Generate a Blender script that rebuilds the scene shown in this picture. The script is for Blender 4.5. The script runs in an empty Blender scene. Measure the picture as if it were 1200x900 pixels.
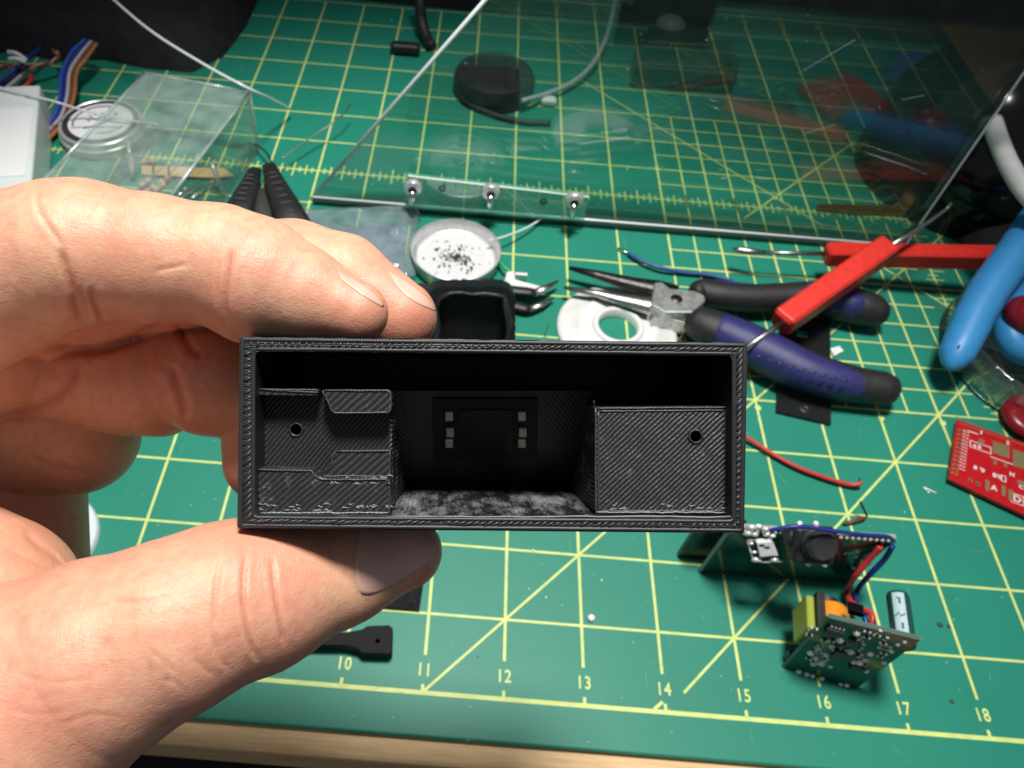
import bpy, bmesh, math, random
import numpy as np
from mathutils import Vector, Matrix
from mathutils.bvhtree import BVHTree
from mathutils.geometry import tessellate_polygon
random.seed(7)
rng = np.random.default_rng(7)
S = bpy.context.scene
COL = S.collection
V = Vector

# ------------------------------------------------------------------ camera, light, exposure (1 unit = 1 cm)
FPX, CX, CY = 895.136, 531.662, 450.709           # solved from the one-inch grid of the mat
RC = Matrix(((0.99665071, 0.06311677, 0.05199646), (0, 0, 0), (0.0022597, 0.61433912, -0.78903887)))
_f = V(RC[2]).normalized(); _r = (V(RC[0]) - V(RC[0]).dot(_f) * _f).normalized(); _d = _f.cross(_r)
CAMP = V((28.081147, -7.003343, 24.67663))
cd = bpy.data.cameras.new('camera'); co = bpy.data.objects.new('camera', cd); COL.objects.link(co)
M3 = Matrix((_r, -_d, -_f)).transposed()
co.matrix_world = Matrix.Translation(CAMP) @ M3.to_4x4()
cd.sensor_fit = 'HORIZONTAL'; cd.sensor_width = 36.0
cd.lens = FPX / 1200 * 36.0
cd.shift_x = (600 - CX) / 1200
cd.shift_y = (CY - 450) / 1200
cd.clip_start = 0.5; cd.clip_end = 500
cd.dof.use_dof = True; cd.dof.focus_distance = 10.2
cd.dof.aperture_fstop = cd.lens / 1000 / 0.050
S.camera = co

W = bpy.data.worlds.new('World'); S.world = W; W.use_nodes = True
W.node_tree.nodes['Background'].inputs[0].default_value = (0.80, 0.88, 1.0, 1)
W.node_tree.nodes['Background'].inputs[1].default_value = 0.15

ld = bpy.data.lights.new('bench_lamp', 'SPOT'); lo = bpy.data.objects.new('bench_lamp', ld); COL.objects.link(lo)
ld.energy = 335000; ld.spot_size = math.radians(44); ld.spot_blend = 0.50; ld.shadow_soft_size = 8.0
ld.color = (1.0, 0.97, 0.92)
lo.location = (30, 15, 82)
lo.rotation_euler = (V((26.5, 9, 0)) - V(lo.location)).to_track_quat('-Z', 'Y').to_euler()

vs = S.view_settings
vs.view_transform = 'Standard'; vs.look = 'None'; vs.gamma = 1; vs.exposure = 0.12; vs.use_curve_mapping = False
S.cycles.use_denoising = True
S.cycles.max_bounces = 10; S.cycles.transparent_max_bounces = 16
S.cycles.caustics_reflective = False; S.cycles.caustics_refractive = False

# ------------------------------------------------------------------ pixel helpers (photo is 1200 x 900)
def ray(px, py):
    px = float(px); py = float(py)
    return ((px - CX) / FPX) * _r + ((py - CY) / FPX) * _d + _f
def at(px, py, z=0.0):                      # where the sight line meets the height z above the mat
    d = ray(px, py); return CAMP + d * ((z - CAMP.z) / d.z)
def cam(px, py, w):                         # a point at depth w
    return CAMP + ray(px, py) * w
def on(px, py, p0, n):                      # a point on a plane
    d = ray(px, py); return CAMP + d * ((p0 - CAMP).dot(n) / d.dot(n))

# ------------------------------------------------------------------ objects
def tag(o, label=None, cat=None, group=None, kind=None):
    if label: o['label'] = label
    if cat: o['category'] = cat
    if group: o['group'] = group
    if kind: o['kind'] = kind
    return o
def thing(name, label, cat, loc, group=None):
    o = bpy.data.objects.new(name, None); COL.objects.link(o); o.location = loc
    o.empty_display_size = 0.5
    return tag(o, label, cat, group)
def base_of(p):
    while p.parent: p = p.parent
    return V(p.location)

class MB:
    def __init__(s): s.v = []; s.f = []; s.mi = []; s.cur = 0
    def add(s, vs_, fs):
        b = len(s.v); s.v += [tuple(v) for v in vs_]
        for f in fs: s.f.append(tuple(b + i for i in f)); s.mi.append(s.cur)
    def grid(s, rows, closed_u=False):
        n = len(rows); m = len(rows[0]); fs = []
        for i in range(n - 1):
            for j in range(m if closed_u else m - 1):
                fs.append((i * m + j, i * m + (j + 1) % m, (i + 1) * m + (j + 1) % m, (i + 1) * m + j))
        s.add([p for r in rows for p in r], fs)
    def box(s, c, sx, sy, sz, ax=None, bev=0.0):
        c = V(c)
        X, Y, Z = ax if ax else (V((1, 0, 0)), V((0, 1, 0)), V((0, 0, 1)))
        hx, hy, hz = sx / 2, sy / 2, sz / 2
        if bev <= 0:
            vs_ = [c + X * (a * hx) + Y * (b * hy) + Z * (d * hz) for a in (-1, 1) for b in (-1, 1) for d in (-1, 1)]
            s.add(vs_, [(0, 1, 3, 2), (4, 6, 7, 5), (0, 4, 5, 1), (2, 3, 7, 6), (0, 2, 6, 4), (1, 5, 7, 3)])
        else:
            b = min(bev, hx * .98, hy * .98, hz * .98)
            def ring(ix, iy, z):
                a, e = hx - ix, hy - iy
                pts = [(a - b, -e), (a, -e + b), (a, e - b), (a - b, e), (-a + b, e), (-a, e - b), (-a, -e + b), (-a + b, -e)]
                return [c + X * p[0] + Y * p[1] + Z * z for p in pts]
            R = [ring(b * .999, b * .999, -hz) if False else ring(b, b, -hz), ring(0, 0, -hz + b), ring(0, 0, hz - b), ring(b, b, hz)]
            if min(hx, hy) <= 2 * b:
                R = [ring(0, 0, -hz), ring(0, 0, hz)]
            s.loft(R)
    def loft(s, rings, cap0=True, cap1=True):
        m = len(rings[0]); b = len(s.v)
        s.grid(rings, True)
        n = len(rings)
        if cap0: s.f.append(tuple(b + i for i in reversed(range(m)))); s.mi.append(s.cur)
        if cap1: s.f.append(tuple(b + (n - 1) * m + i for i in range(m))); s.mi.append(s.cur)
    def tube(s, pts, r, n=8, cap=True, flat=1.0, up=None):
        pts = [V(p) for p in pts]; N = len(pts)
        rs = r if isinstance(r, (list, tuple)) else [r] * N
        rings = []; prev = None
        for i, p in enumerate(pts):
            t = (pts[min(i + 1, N - 1)] - pts[max(i - 1, 0)]).normalized()
            if prev is None:
                u = V(up) if up else (V((0, 0, 1)) if abs(t.z) < .9 else V((1, 0, 0)))
                u = (u - t * u.dot(t)).normalized()
            else:
                u = (prev - t * prev.dot(t)).normalized()
            prev = u; w = t.cross(u)
            rings.append([p + (u * math.cos(a) * flat + w * math.sin(a)) * rs[i] for a in [2 * math.pi * k / n for k in range(n)]])
        s.loft(rings, cap, cap)
    def lathe(s, c, prof, n=48, ax=None, a0=0, a1=2 * math.pi, squash=1.0):
        c = V(c); X, Y, Z = ax if ax else (V((1, 0, 0)), V((0, 1, 0)), V((0, 0, 1)))
        rows = []
        for r, z in prof:
            rows.append([c + (X * math.cos(a) + Y * math.sin(a) * squash) * r + Z * z for a in [2 * math.pi * k / n for k in range(n)]])
        s.grid(rows, True)
    def prism(s, poly, d, holes=()):
        """poly, holes: loops of points; extruded by vector d"""
        d = V(d); loops = [[V(p) for p in poly]] + [[V(p) for p in h] for h in holes]
        tris = tessellate_polygon(loops); flat = [p for l in loops for p in l]; n = len(flat)
        vs_ = flat + [p + d for p in flat]; fs = [tuple(t) for t in tris] + [tuple(i + n for i in reversed(t)) for t in tris]
        o = 0
        for l in loops:
            m = len(l)
            for i in range(m):
                a, b = o + i, o + (i + 1) % m; fs.append((a, b, b + n, a + n))
            o += m
        s.add(vs_, fs)
    def build(s, name, mats, parent=None, smooth=False, loc=None, bevel=0.0, auto=None):
        me = bpy.data.meshes.new(name)
        if parent: L = base_of(parent)
        elif loc is not None: L = V(loc)
        else:
            a = np.array(s.v); L = V(((a[:, 0].min() + a[:, 0].max()) / 2, (a[:, 1].min() + a[:, 1].max()) / 2, a[:, 2].min()))
        me.from_pydata([tuple(V(v) - L) for v in s.v], [], s.f)
        mats = mats if isinstance(mats, (list, tuple)) else [mats]
        for m in mats: me.materials.append(m)
        me.polygons.foreach_set('material_index', s.mi)
        bm = bmesh.new(); bm.from_mesh(me)
        bmesh.ops.recalc_face_normals(bm, faces=bm.faces)
        bm.to_mesh(me); bm.free()
        if smooth: me.polygons.foreach_set('use_smooth', [True] * len(me.polygons))
        if smooth and auto: me.set_sharp_from_angle(angle=math.radians(auto))
        o = bpy.data.objects.new(name, me); COL.objects.link(o)
        if parent: o.parent = parent
        else: o.location = L
        if bevel:
            b = o.modifiers.new('bevel', 'BEVEL'); b.width = bevel; b.segments = 2; b.limit_method = 'ANGLE'; b.angle_limit = math.radians(35)
        return o

def circ(c, r, n=20, X=V((1, 0, 0)), Y=V((0, 1, 0))):
    return [V(c) + X * r * math.cos(2 * math.pi * k / n) + Y * r * math.sin(2 * math.pi * k / n) for k in range(n)]
def spline(pts, n=8):
    pts = [V(p) for p in pts]; P = [2 * pts[0] - pts[1]] + pts + [2 * pts[-1] - pts[-2]]; out = []
    for i in range(1, len(P) - 2):
        p0, p1, p2, p3 = P[i - 1:i + 3]
        for k in range(n):
            t = k / n
            out.append(.5 * ((2 * p1) + (p2 - p0) * t + (2 * p0 - 5 * p1 + 4 * p2 - p3) * t * t + (3 * p1 - p0 - 3 * p2 + p3) * t ** 3))
    return out + [pts[-1]]
def text_mesh(body, size, origin, X, Y, name, mat, parent, bold=0.0, align='CENTER', depth=0.0):
    c = bpy.data.curves.new('t', 'FONT'); c.body = body; c.size = size; c.align_x = align; c.align_y = 'CENTER'; c.offset = bold
    c.extrude = depth; c.resolution_u = 3
    t = bpy.data.objects.new('t', c); COL.objects.link(t)
    dg = bpy.context.evaluated_depsgraph_get(); me = bpy.data.meshes.new_from_object(t.evaluated_get(dg))
    bpy.data.objects.remove(t); bpy.data.curves.remove(c)
    X = V(X).normalized(); Y = V(Y).normalized(); Z = X.cross(Y); L = base_of(parent) if parent else V((0, 0, 0))
    me.transform(Matrix.Translation(V(origin) - L) @ Matrix((X, Y, Z)).transposed().to_4x4())
    me.name = name; me.materials.clear(); me.materials.append(mat)
    o = bpy.data.objects.new(name, me); COL.objects.link(o)
    if parent: o.parent = parent
    return o

# ------------------------------------------------------------------ materials
def nt(name):
    m = bpy.data.materials.new(name); m.use_nodes = True
    t = m.node_tree; return m, t, t.nodes['Principled BSDF']
def mat(name, col, rough=.5, metal=0, col2=None, vs_=3.0, bump=0, bscale=40, spec=.5, trans=0, alpha=1, sss=0, coat=0, rvar=0.0):
    m, t, p = nt(name)
    p.inputs['Base Color'].default_value = (*col, 1); p.inputs['Roughness'].default_value = rough
    p.inputs['Metallic'].default_value = metal; p.inputs['Specular IOR Level'].default_value = spec
    p.inputs['Transmission Weight'].default_value = trans; p.inputs['Alpha'].default_value = alpha
    p.inputs['Coat Weight'].default_value = coat
    if sss:
        p.inputs['Subsurface Weight'].default_value = sss; p.inputs['Subsurface Radius'].default_value = (.1, .1, .1)
    tc = t.nodes.new('ShaderNodeTexCoord')
    if col2 is not None or rvar:
        n = t.nodes.new('ShaderNodeTexNoise'); n.inputs['Scale'].default_value = vs_; n.inputs['Detail'].default_value = 5
        t.links.new(tc.outputs['Object'], n.inputs['Vector'])
        r = t.nodes.new('ShaderNodeMapRange'); r.inputs[1].default_value = .35; r.inputs[2].default_value = .65
        t.links.new(n.outputs['Fac'], r.inputs[0])
        if col2 is not None:
            x = t.nodes.new('ShaderNodeMix'); x.data_type = 'RGBA'; x.inputs[6].default_value = (*col, 1); x.inputs[7].default_value = (*col2, 1)
            t.links.new(r.outputs[0], x.inputs[0]); t.links.new(x.outputs[2], p.inputs['Base Color'])
        if rvar:
            q = t.nodes.new('ShaderNodeMapRange'); q.inputs[3].default_value = max(0, rough - rvar); q.inputs[4].default_value = min(1, rough + rvar)
            t.links.new(r.outputs[0], q.inputs[0]); t.links.new(q.outputs[0], p.inputs['Roughness'])
    if bump:
        n2 = t.nodes.new('ShaderNodeTexNoise'); n2.inputs['Scale'].default_value = bscale; n2.inputs['Detail'].default_value = 4
        t.links.new(tc.outputs['Object'], n2.inputs['Vector'])
        b = t.nodes.new('ShaderNodeBump'); b.inputs['Strength'].default_value = min(1, bump); b.inputs['Distance'].default_value = .05
        t.links.new(n2.outputs['Fac'], b.inputs['Height']); t.links.new(b.outputs['Normal'], p.inputs['Normal'])
    return m
def clear_plastic(name, tint=(1, 1, 1), f0=.05, haze=0.0, hcol=(.8, .85, .85), rough=.02):
    """thin clear sheet: what is not reflected at its surface passes straight through"""
    m = bpy.data.materials.new(name); m.use_nodes = True; t = m.node_tree; t.nodes.clear()
    o = t.nodes.new('ShaderNodeOutputMaterial'); tr = t.nodes.new('ShaderNodeBsdfTransparent'); gl = t.nodes.new('ShaderNodeBsdfGlossy')
    gl.inputs['Roughness'].default_value = rough; tr.inputs[0].default_value = (*tint, 1)
    lw = t.nodes.new('ShaderNodeLayerWeight'); lw.inputs[0].default_value = .5
    pw = t.nodes.new('ShaderNodeMath'); pw.operation = 'POWER'; pw.inputs[1].default_value = 5
    mr = t.nodes.new('ShaderNodeMapRange'); mr.inputs[3].default_value = f0; mr.inputs[4].default_value = 1
    t.links.new(lw.outputs['Facing'], pw.inputs[0]); t.links.new(pw.outputs[0], mr.inputs[0])
    mx = t.nodes.new('ShaderNodeMixShader'); t.links.new(mr.outputs[0], mx.inputs[0])
    if haze:
        df = t.nodes.new('ShaderNodeBsdfDiffuse'); df.inputs[0].default_value = (*hcol, 1)
        m2 = t.nodes.new('ShaderNodeMixShader')
        tc = t.nodes.new('ShaderNodeTexCoord'); n = t.nodes.new('ShaderNodeTexNoise'); n.inputs['Scale'].default_value = 1.3; n.inputs['Detail'].default_value = 6
        t.links.new(tc.outputs['Object'], n.inputs['Vector'])
        r = t.nodes.new('ShaderNodeMapRange'); r.inputs[1].default_value = .3; r.inputs[2].default_value = .75; r.inputs[3].default_value = haze * .5; r.inputs[4].default_value = haze * 1.4
        t.links.new(n.outputs['Fac'], r.inputs[0]); t.links.new(r.outputs[0], m2.inputs[0])
        t.links.new(tr.outputs[0], m2.inputs[1]); t.links.new(df.outputs[0], m2.inputs[2]); t.links.new(m2.outputs[0], mx.inputs[1])
    else: t.links.new(tr.outputs[0], mx.inputs[1])
    t.links.new(gl.outputs[0], mx.inputs[2]); t.links.new(mx.outputs[0], o.inputs[0])
    return m

def mat_green():
    m, t, p = nt('mat_green_vinyl'); L = t.links
    tc = t.nodes.new('ShaderNodeTexCoord')
    n = t.nodes.new('ShaderNodeTexNoise'); n.inputs['Scale'].default_value = .35; n.inputs['Detail'].default_value = 6; L.new(tc.outputs['Object'], n.inputs[0])
    x = t.nodes.new('ShaderNodeMix'); x.data_type = 'RGBA'; x.inputs[6].default_value = (.012, .205, .140, 1); x.inputs[7].default_value = (.018, .238, .164, 1)
    L.new(n.outputs['Fac'], x.inputs[0])
    # scuffs: long thin stretched noise in two directions
    last = x.outputs[2]
    for rot, sc, th in ((.5, (7, .35, 1), .745), (-.9, (8, .4, 1), .75), (1.3, (10, .5, 1), .76)):
        mp = t.nodes.new('ShaderNodeMapping'); mp.inputs['Rotation'].default_value = (0, 0, rot); mp.inputs['Scale'].default_value = sc; L.new(tc.outputs['Object'], mp.inputs[0])
        k = t.nodes.new('ShaderNodeTexNoise'); k.inputs['Scale'].default_value = 1; k.inputs['Detail'].default_value = 2; L.new(mp.outputs[0], k.inputs[0])
        r = t.nodes.new('ShaderNodeMapRange'); r.inputs[1].default_value = th; r.inputs[2].default_value = th + .05; r.inputs[4].default_value = .30; L.new(k.outputs['Fac'], r.inputs[0])
        y = t.nodes.new('ShaderNodeMix'); y.data_type = 'RGBA'; y.inputs[7].default_value = (.25, .48, .40, 1); L.new(r.outputs[0], y.inputs[0]); L.new(last, y.inputs[6]); last = y.outputs[2]
    L.new(last, p.inputs['Base Color'])
    p.inputs['Roughness'].default_value = .48; p.inputs['Specular IOR Level'].default_value = .35
    b2 = t.nodes.new('ShaderNodeTexNoise'); b2.inputs['Scale'].default_value = 22; b2.inputs['Detail'].default_value = 3; L.new(tc.outputs['Object'], b2.inputs[0])
    b = t.nodes.new('ShaderNodeBump'); b.inputs['Strength'].default_value = .25; b.inputs['Distance'].default_value = .02
    L.new(b2.outputs['Fac'], b.inputs['Height']); L.new(b.outputs[0], p.inputs['Normal'])
    return m

def printed(name, ang=0.7, period=.105, residue=0.0, col=(.010, .011, .013), strength=.8, axes=None, along=None):
    """black extruded filament: diagonal lines, fine glints, optional chalky residue near the bottom"""
    m, t, p = nt(name); L = t.links
    tc = t.nodes.new('ShaderNodeTexCoord')
    mp = t.nodes.new('ShaderNodeVectorMath'); mp.operation = 'DOT_PRODUCT'
    X, Y = axes
    dv = (X * math.cos(ang) + Y * math.sin(ang)); mp.inputs[1].default_value = dv; L.new(tc.outputs['Object'], mp.inputs[0])
    n0 = t.nodes.new('ShaderNodeTexNoise'); n0.inputs['Scale'].default_value = 3; L.new(tc.outputs['Object'], n0.inputs[0])
    ma = t.nodes.new('ShaderNodeMath'); ma.operation = 'MULTIPLY_ADD'; ma.inputs[1].default_value = .04; L.new(n0.outputs['Fac'], ma.inputs[0]); L.new(mp.outputs['Value'], ma.inputs[2])
    mu = t.nodes.new('ShaderNodeMath'); mu.operation = 'MULTIPLY'; mu.inputs[1].default_value = 2 * math.pi / period; L.new(ma.outputs[0], mu.inputs[0])
    sn = t.nodes.new('ShaderNodeMath'); sn.operation = 'SINE'; L.new(mu.outputs[0], sn.inputs[0])
    ab = t.nodes.new('ShaderNodeMath'); ab.operation = 'ABSOLUTE'; L.new(sn.outputs[0], ab.inputs[0])
    n1 = t.nodes.new('ShaderNodeTexNoise'); n1.inputs['Scale'].default_value = 30; n1.inputs['Detail'].default_value = 3; L.new(tc.outputs['Object'], n1.inputs[0])
    h = t.nodes.new('ShaderNodeMath'); h.operation = 'MULTIPLY_ADD'; h.inputs[1].default_value = .5; L.new(n1.outputs['Fac'], h.inputs[0]); L.new(ab.outputs[0], h.inputs[2])
    b = t.nodes.new('ShaderNodeBump'); b.inputs['Strength'].default_value = strength; b.inputs['Distance'].default_value = .03
    L.new(h.outputs[0], b.inputs['Height']); L.new(b.outputs[0], p.inputs['Normal'])
    p.inputs['Base Color'].default_value = (*col, 1); p.inputs['Roughness'].default_value = .42; p.inputs['Specular IOR Level'].default_value = .5
    if residue:
        n = t.nodes.new('ShaderNodeTexNoise'); n.inputs['Scale'].default_value = 3.0 if along is None else 2.4; n.inputs['Detail'].default_value = 12; n.inputs['Roughness'].default_value = .80; L.new(tc.outputs['Object'], n.inputs[0])
        n.inputs['Distortion'].default_value = .05
        if along is not None:            # wiped along the channel
            d1 = t.nodes.new('ShaderNodeVectorMath'); d1.operation = 'DOT_PRODUCT'; d1.inputs[1].default_value = along; L.new(tc.outputs['Object'], d1.inputs[0])
            d2 = t.nodes.new('ShaderNodeVectorMath'); d2.operation = 'SCALE'; d2.inputs[0].default_value = along * -.72; L.new(d1.outputs['Value'], d2.inputs['Scale'])
            d3 = t.nodes.new('ShaderNodeVectorMath'); L.new(tc.outputs['Object'], d3.inputs[0]); L.new(d2.outputs[0], d3.inputs[1]); L.new(d3.outputs[0], n.inputs['Vector'])
        r = t.nodes.new('ShaderNodeMapRange'); r.inputs[1].default_value = .62 - residue * .2; r.inputs[2].default_value = .88 - residue * .2; L.new(n.outputs['Fac'], r.inputs[0])
        x = t.nodes.new('ShaderNodeMix'); x.data_type = 'RGBA'; x.inputs[6].default_value = (*col, 1); x.inputs[7].default_value = (.36, .38, .40, 1)
        L.new(r.outputs[0], x.inputs[0]); L.new(x.outputs[2], p.inputs['Base Color'])
        rr = t.nodes.new('ShaderNodeMapRange'); rr.inputs[3].default_value = .42; rr.inputs[4].default_value = .8; L.new(r.outputs[0], rr.inputs[0]); L.new(rr.outputs[0], p.inputs['Roughness'])
    return m

def skin_mat():
    m, t, p = nt('skin'); L = t.links
    tc = t.nodes.new('ShaderNodeTexCoord')
    n = t.nodes.new('ShaderNodeTexNoise'); n.inputs['Scale'].default_value = .75; n.inputs['Detail'].default_value = 6; n.inputs['Roughness'].default_value = .6; L.new(tc.outputs['Object'], n.inputs[0])
    r = t.nodes.new('ShaderNodeMapRange'); r.inputs[1].default_value = .35; r.inputs[2].default_value = .68; L.new(n.outputs['Fac'], r.inputs[0])
    x = t.nodes.new('ShaderNodeMix'); x.data_type = 'RGBA'; x.inputs[6].default_value = (.77, .455, .290, 1); x.inputs[7].default_value = (.74, .345, .240, 1); L.new(r.outputs[0], x.inputs[0])
    a = t.nodes.new('ShaderNodeAttribute'); a.attribute_name = 'flush'
    y = t.nodes.new('ShaderNodeMix'); y.data_type = 'RGBA'; y.inputs[7].default_value = (.58, .20, .13, 1); L.new(a.outputs['Fac'], y.inputs[0]); L.new(x.outputs[2], y.inputs[6])
    # small blotches
    n4 = t.nodes.new('ShaderNodeTexNoise'); n4.inputs['Scale'].default_value = 6; n4.inputs['Detail'].default_value = 5; L.new(tc.outputs['Object'], n4.inputs[0])
    r4 = t.nodes.new('ShaderNodeMapRange'); r4.inputs[1].default_value = .42; r4.inputs[2].default_value = .72; r4.inputs[4].default_value = .45; L.new(n4.outputs['Fac'], r4.inputs[0])
    z = t.nodes.new('ShaderNodeMix'); z.data_type = 'RGBA'; z.inputs[7].default_value = (.62, .27, .17, 1); L.new(r4.outputs[0], z.inputs[0]); L.new(y.outputs[2], z.inputs[6])
    L.new(z.outputs[2], p.inputs['Base Color'])
    p.inputs['Subsurface Weight'].default_value = .42; p.inputs['Subsurface Radius'].default_value = (1, .32, .18); p.inputs['Subsurface Scale'].default_value = .20
    p.inputs['Roughness'].default_value = .42; p.inputs['Specular IOR Level'].default_value = .5
    # skin relief: fine wrinkles in two directions over a soft unevenness
    def nz(sc, rot, k, det=4):
        mp = t.nodes.new('ShaderNodeMapping'); mp.inputs['Rotation'].default_value = rot; mp.inputs['Scale'].default_value = sc; L.new(tc.outputs['Object'], mp.inputs[0])
        q = t.nodes.new('ShaderNodeTexNoise'); q.inputs['Scale'].default_value = 1; q.inputs['Detail'].default_value = det; q.inputs['Roughness'].default_value = .6; L.new(mp.outputs[0], q.inputs[0])
        u = t.nodes.new('ShaderNodeMath'); u.operation = 'MULTIPLY'; u.inputs[1].default_value = k; L.new(q.outputs['Fac'], u.inputs[0]); return u.outputs[0]
    tot = None
    for o_ in (nz((34, 9, 34), (.3, 0, .35), .40), nz((9, 34, 30), (0, .4, .2), .30), nz((5, 5, 5), (0, 0, 0), .9, 6), nz((60, 60, 60), (0, 0, 0), .25)):
        if tot is None: tot = o_
        else:
            ad = t.nodes.new('ShaderNodeMath'); L.new(tot, ad.inputs[0]); L.new(o_, ad.inputs[1]); tot = ad.outputs[0]
    b = t.nodes.new('ShaderNodeBump'); b.inputs['Strength'].default_value = .50; b.inputs['Distance'].default_value = .032
    L.new(tot, b.inputs['Height']); L.new(b.outputs[0], p.inputs['Normal'])
    return m

MAT = dict(
    line=mat('printed_yellow', (.66, .76, .24), .55, col2=(.54, .65, .20), vs_=2.5),
    green=mat_green(),
    black=mat('black_plastic', (.012, .012, .014), .42, col2=(.02, .02, .022), vs_=4, bump=.25, bscale=30),
    blackgloss=mat('black_gloss', (.006, .006, .007), .13),
    blackmatt=mat('black_matt', (.012, .012, .013), .75, col2=(.02, .02, .02), bump=.6, bscale=14),
    rubber=mat('black_rubber', (.012, .012, .013), .5, col2=(.02, .02, .022), vs_=6, bump=.3, bscale=40),
    navy=mat('navy_rubber', (.022, .022, .115), .42, col2=(.03, .032, .145), vs_=3, bump=.3, bscale=35),
    steel=mat('brushed_steel', (.55, .55, .54), .34, 1, col2=(.38, .37, .35), vs_=5, bump=.15, bscale=25),
    darksteel=mat('dark_steel', (.10, .095, .085), .38, 1, col2=(.05, .05, .05), vs_=5, bump=.2, bscale=30),
    chrome=mat('bright_metal', (.8, .8, .8), .15, 1),
    tin=mat('tin', (.74, .75, .74), .33, .55, col2=(.64, .64, .64), vs_=3),
    white=mat('white_plastic', (.78, .79, .77), .4, col2=(.70, .71, .70), vs_=1.5, bump=.08, bscale=10),
    paper=mat('white_paper', (.78, .78, .80), .7),
    ink=mat('grey_ink', (.10, .10, .12), .7),
    red=mat('red_plastic', (.72, .035, .022), .38, col2=(.62, .028, .02), vs_=3, bump=.12, bscale=22),
    redboard=mat('red_solder_mask', (.50, .008, .012), .33, col2=(.42, .006, .010), vs_=3),
    redwire=mat('red_wire', (.55, .03, .025), .4), bluewire=mat('blue_wire', (.015, .03, .22), .4),
    blue=mat('sky_blue_rubber', (.045, .30, .66), .42, col2=(.04, .27, .60), vs_=2, bump=.12, bscale=20),
    pcb=mat('green_solder_mask', (.004, .038, .026), .14, col2=(.006, .055, .036), vs_=6),
    pcbedge=mat('board_edge', (.30, .32, .30), .6),
    solder=mat('solder', (.80, .80, .79), .25, .45, bump=.3, bscale=30),
    gold=mat('gold_pad', (.62, .50, .26), .35, .8), silk=mat('silkscreen', (.75, .75, .75), .7),
    copper=mat('copper', (.62, .33, .14), .35, .9, col2=(.5, .24, .10), vs_=1.5),
    orange=mat('orange_tape', (.75, .27, .02), .35), yellow=mat('yellow_tape', (.33, .38, .06), .35),
    capgreen=mat('capacitor_sleeve', (.012, .07, .06), .3), capgrey=mat('capacitor_stripe', (.42, .56, .60), .4),
    teal=mat('dark_teal', (.02, .06, .06), .4),
    wood=None, skin=skin_mat(),
    tan=mat('resistor_body', (.78, .48, .22), .5, col2=(.5, .3, .16), vs_=8),
    card=mat('kraft_tape', (.74, .50, .22), .6, col2=(.64, .42, .18), vs_=2),
    dust=mat('chips', (.05, .05, .05), .6), whitebit=mat('white_crumb', (.8, .8, .8), .6),
    fibre=mat('clear_fibre', (.75, .80, .78), .2, spec=.8),
    contact=mat('contact_metal', (.52, .47, .38), .4, .6, bump=.5, bscale=20),
    nail=mat('nail', (.70, .41, .33), .36, col2=(.73, .45, .37), vs_=2, spec=.45, sss=.2),
    foil=mat('blue_foil', (.03, .10, .32), .35, col2=(.06, .14, .40), vs_=3, bump=.6, bscale=5),
    grey=mat('grey_wire', (.45, .45, .46), .45), brown=mat('brown_wire', (.16, .05, .03), .5), orangew=mat('orange_wire', (.38, .15, .05), .5),
    cloth=mat('black_cloth', (.005, .005, .006), .85, col2=(.013, .013, .015), vs_=1.2, bump=.7, bscale=9),
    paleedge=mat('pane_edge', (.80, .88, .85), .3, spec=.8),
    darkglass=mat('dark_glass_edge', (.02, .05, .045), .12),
)
def wood_mat():
    m, t, p = nt('plywood'); L = t.links
    tc = t.nodes.new('ShaderNodeTexCoord'); mp = t.nodes.new('ShaderNodeMapping'); mp.inputs['Scale'].default_value = (.35, 6, 9); L.new(tc.outputs['Object'], mp.inputs[0])
    n = t.nodes.new('ShaderNodeTexNoise'); n.inputs['Scale'].default_value = 1.6; n.inputs['Detail'].default_value = 8; n.inputs['Roughness'].default_value = .6; L.new(mp.outputs[0], n.inputs[0])
    r = t.nodes.new('ShaderNodeMapRange'); r.inputs[1].default_value = .3; r.inputs[2].default_value = .7; L.new(n.outputs['Fac'], r.inputs[0])
    x = t.nodes.new('ShaderNodeMix'); x.data_type = 'RGBA'; x.inputs[6].default_value = (.82, .55, .28, 1); x.inputs[7].default_value = (.62, .38, .17, 1); L.new(r.outputs[0], x.inputs[0]); L.new(x.outputs[2], p.inputs['Base Color'])
    p.inputs['Roughness'].default_value = .55
    b = t.nodes.new('ShaderNodeBump'); b.inputs['Strength'].default_value = .3; b.inputs['Distance'].default_value = .03; L.new(n.outputs['Fac'], b.inputs['Height']); L.new(b.outputs[0], p.inputs['Normal'])
    return m
MAT['wood'] = wood_mat()
IN = 2.54

# ================================================================== SETTING
b = MB(); b.box((29, 34, -1.2), 130, 72, 1.8)
desk = b.build('desk', MAT['wood'], bevel=.12); tag(desk, kind='structure')
desk.location.z = -.303 - 1.8; desk.location.y += 0.0
b = MB(); b.v = [(-200, -200, -72), (260, -200, -72), (260, 260, -72), (-200, 260, -72)]; b.f = [(0, 1, 2, 3)]; b.mi = [0]
tag(b.build('floor', mat('dark_floor', (.012, .010, .010), .8)), kind='structure')
# dark wall far behind the desk
b = MB(); b.box((29, 96, 20), 300, 2, 200)
tag(b.build('back_wall', mat('dark_wall', (.015, .015, .018), .8)), kind='structure')

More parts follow.
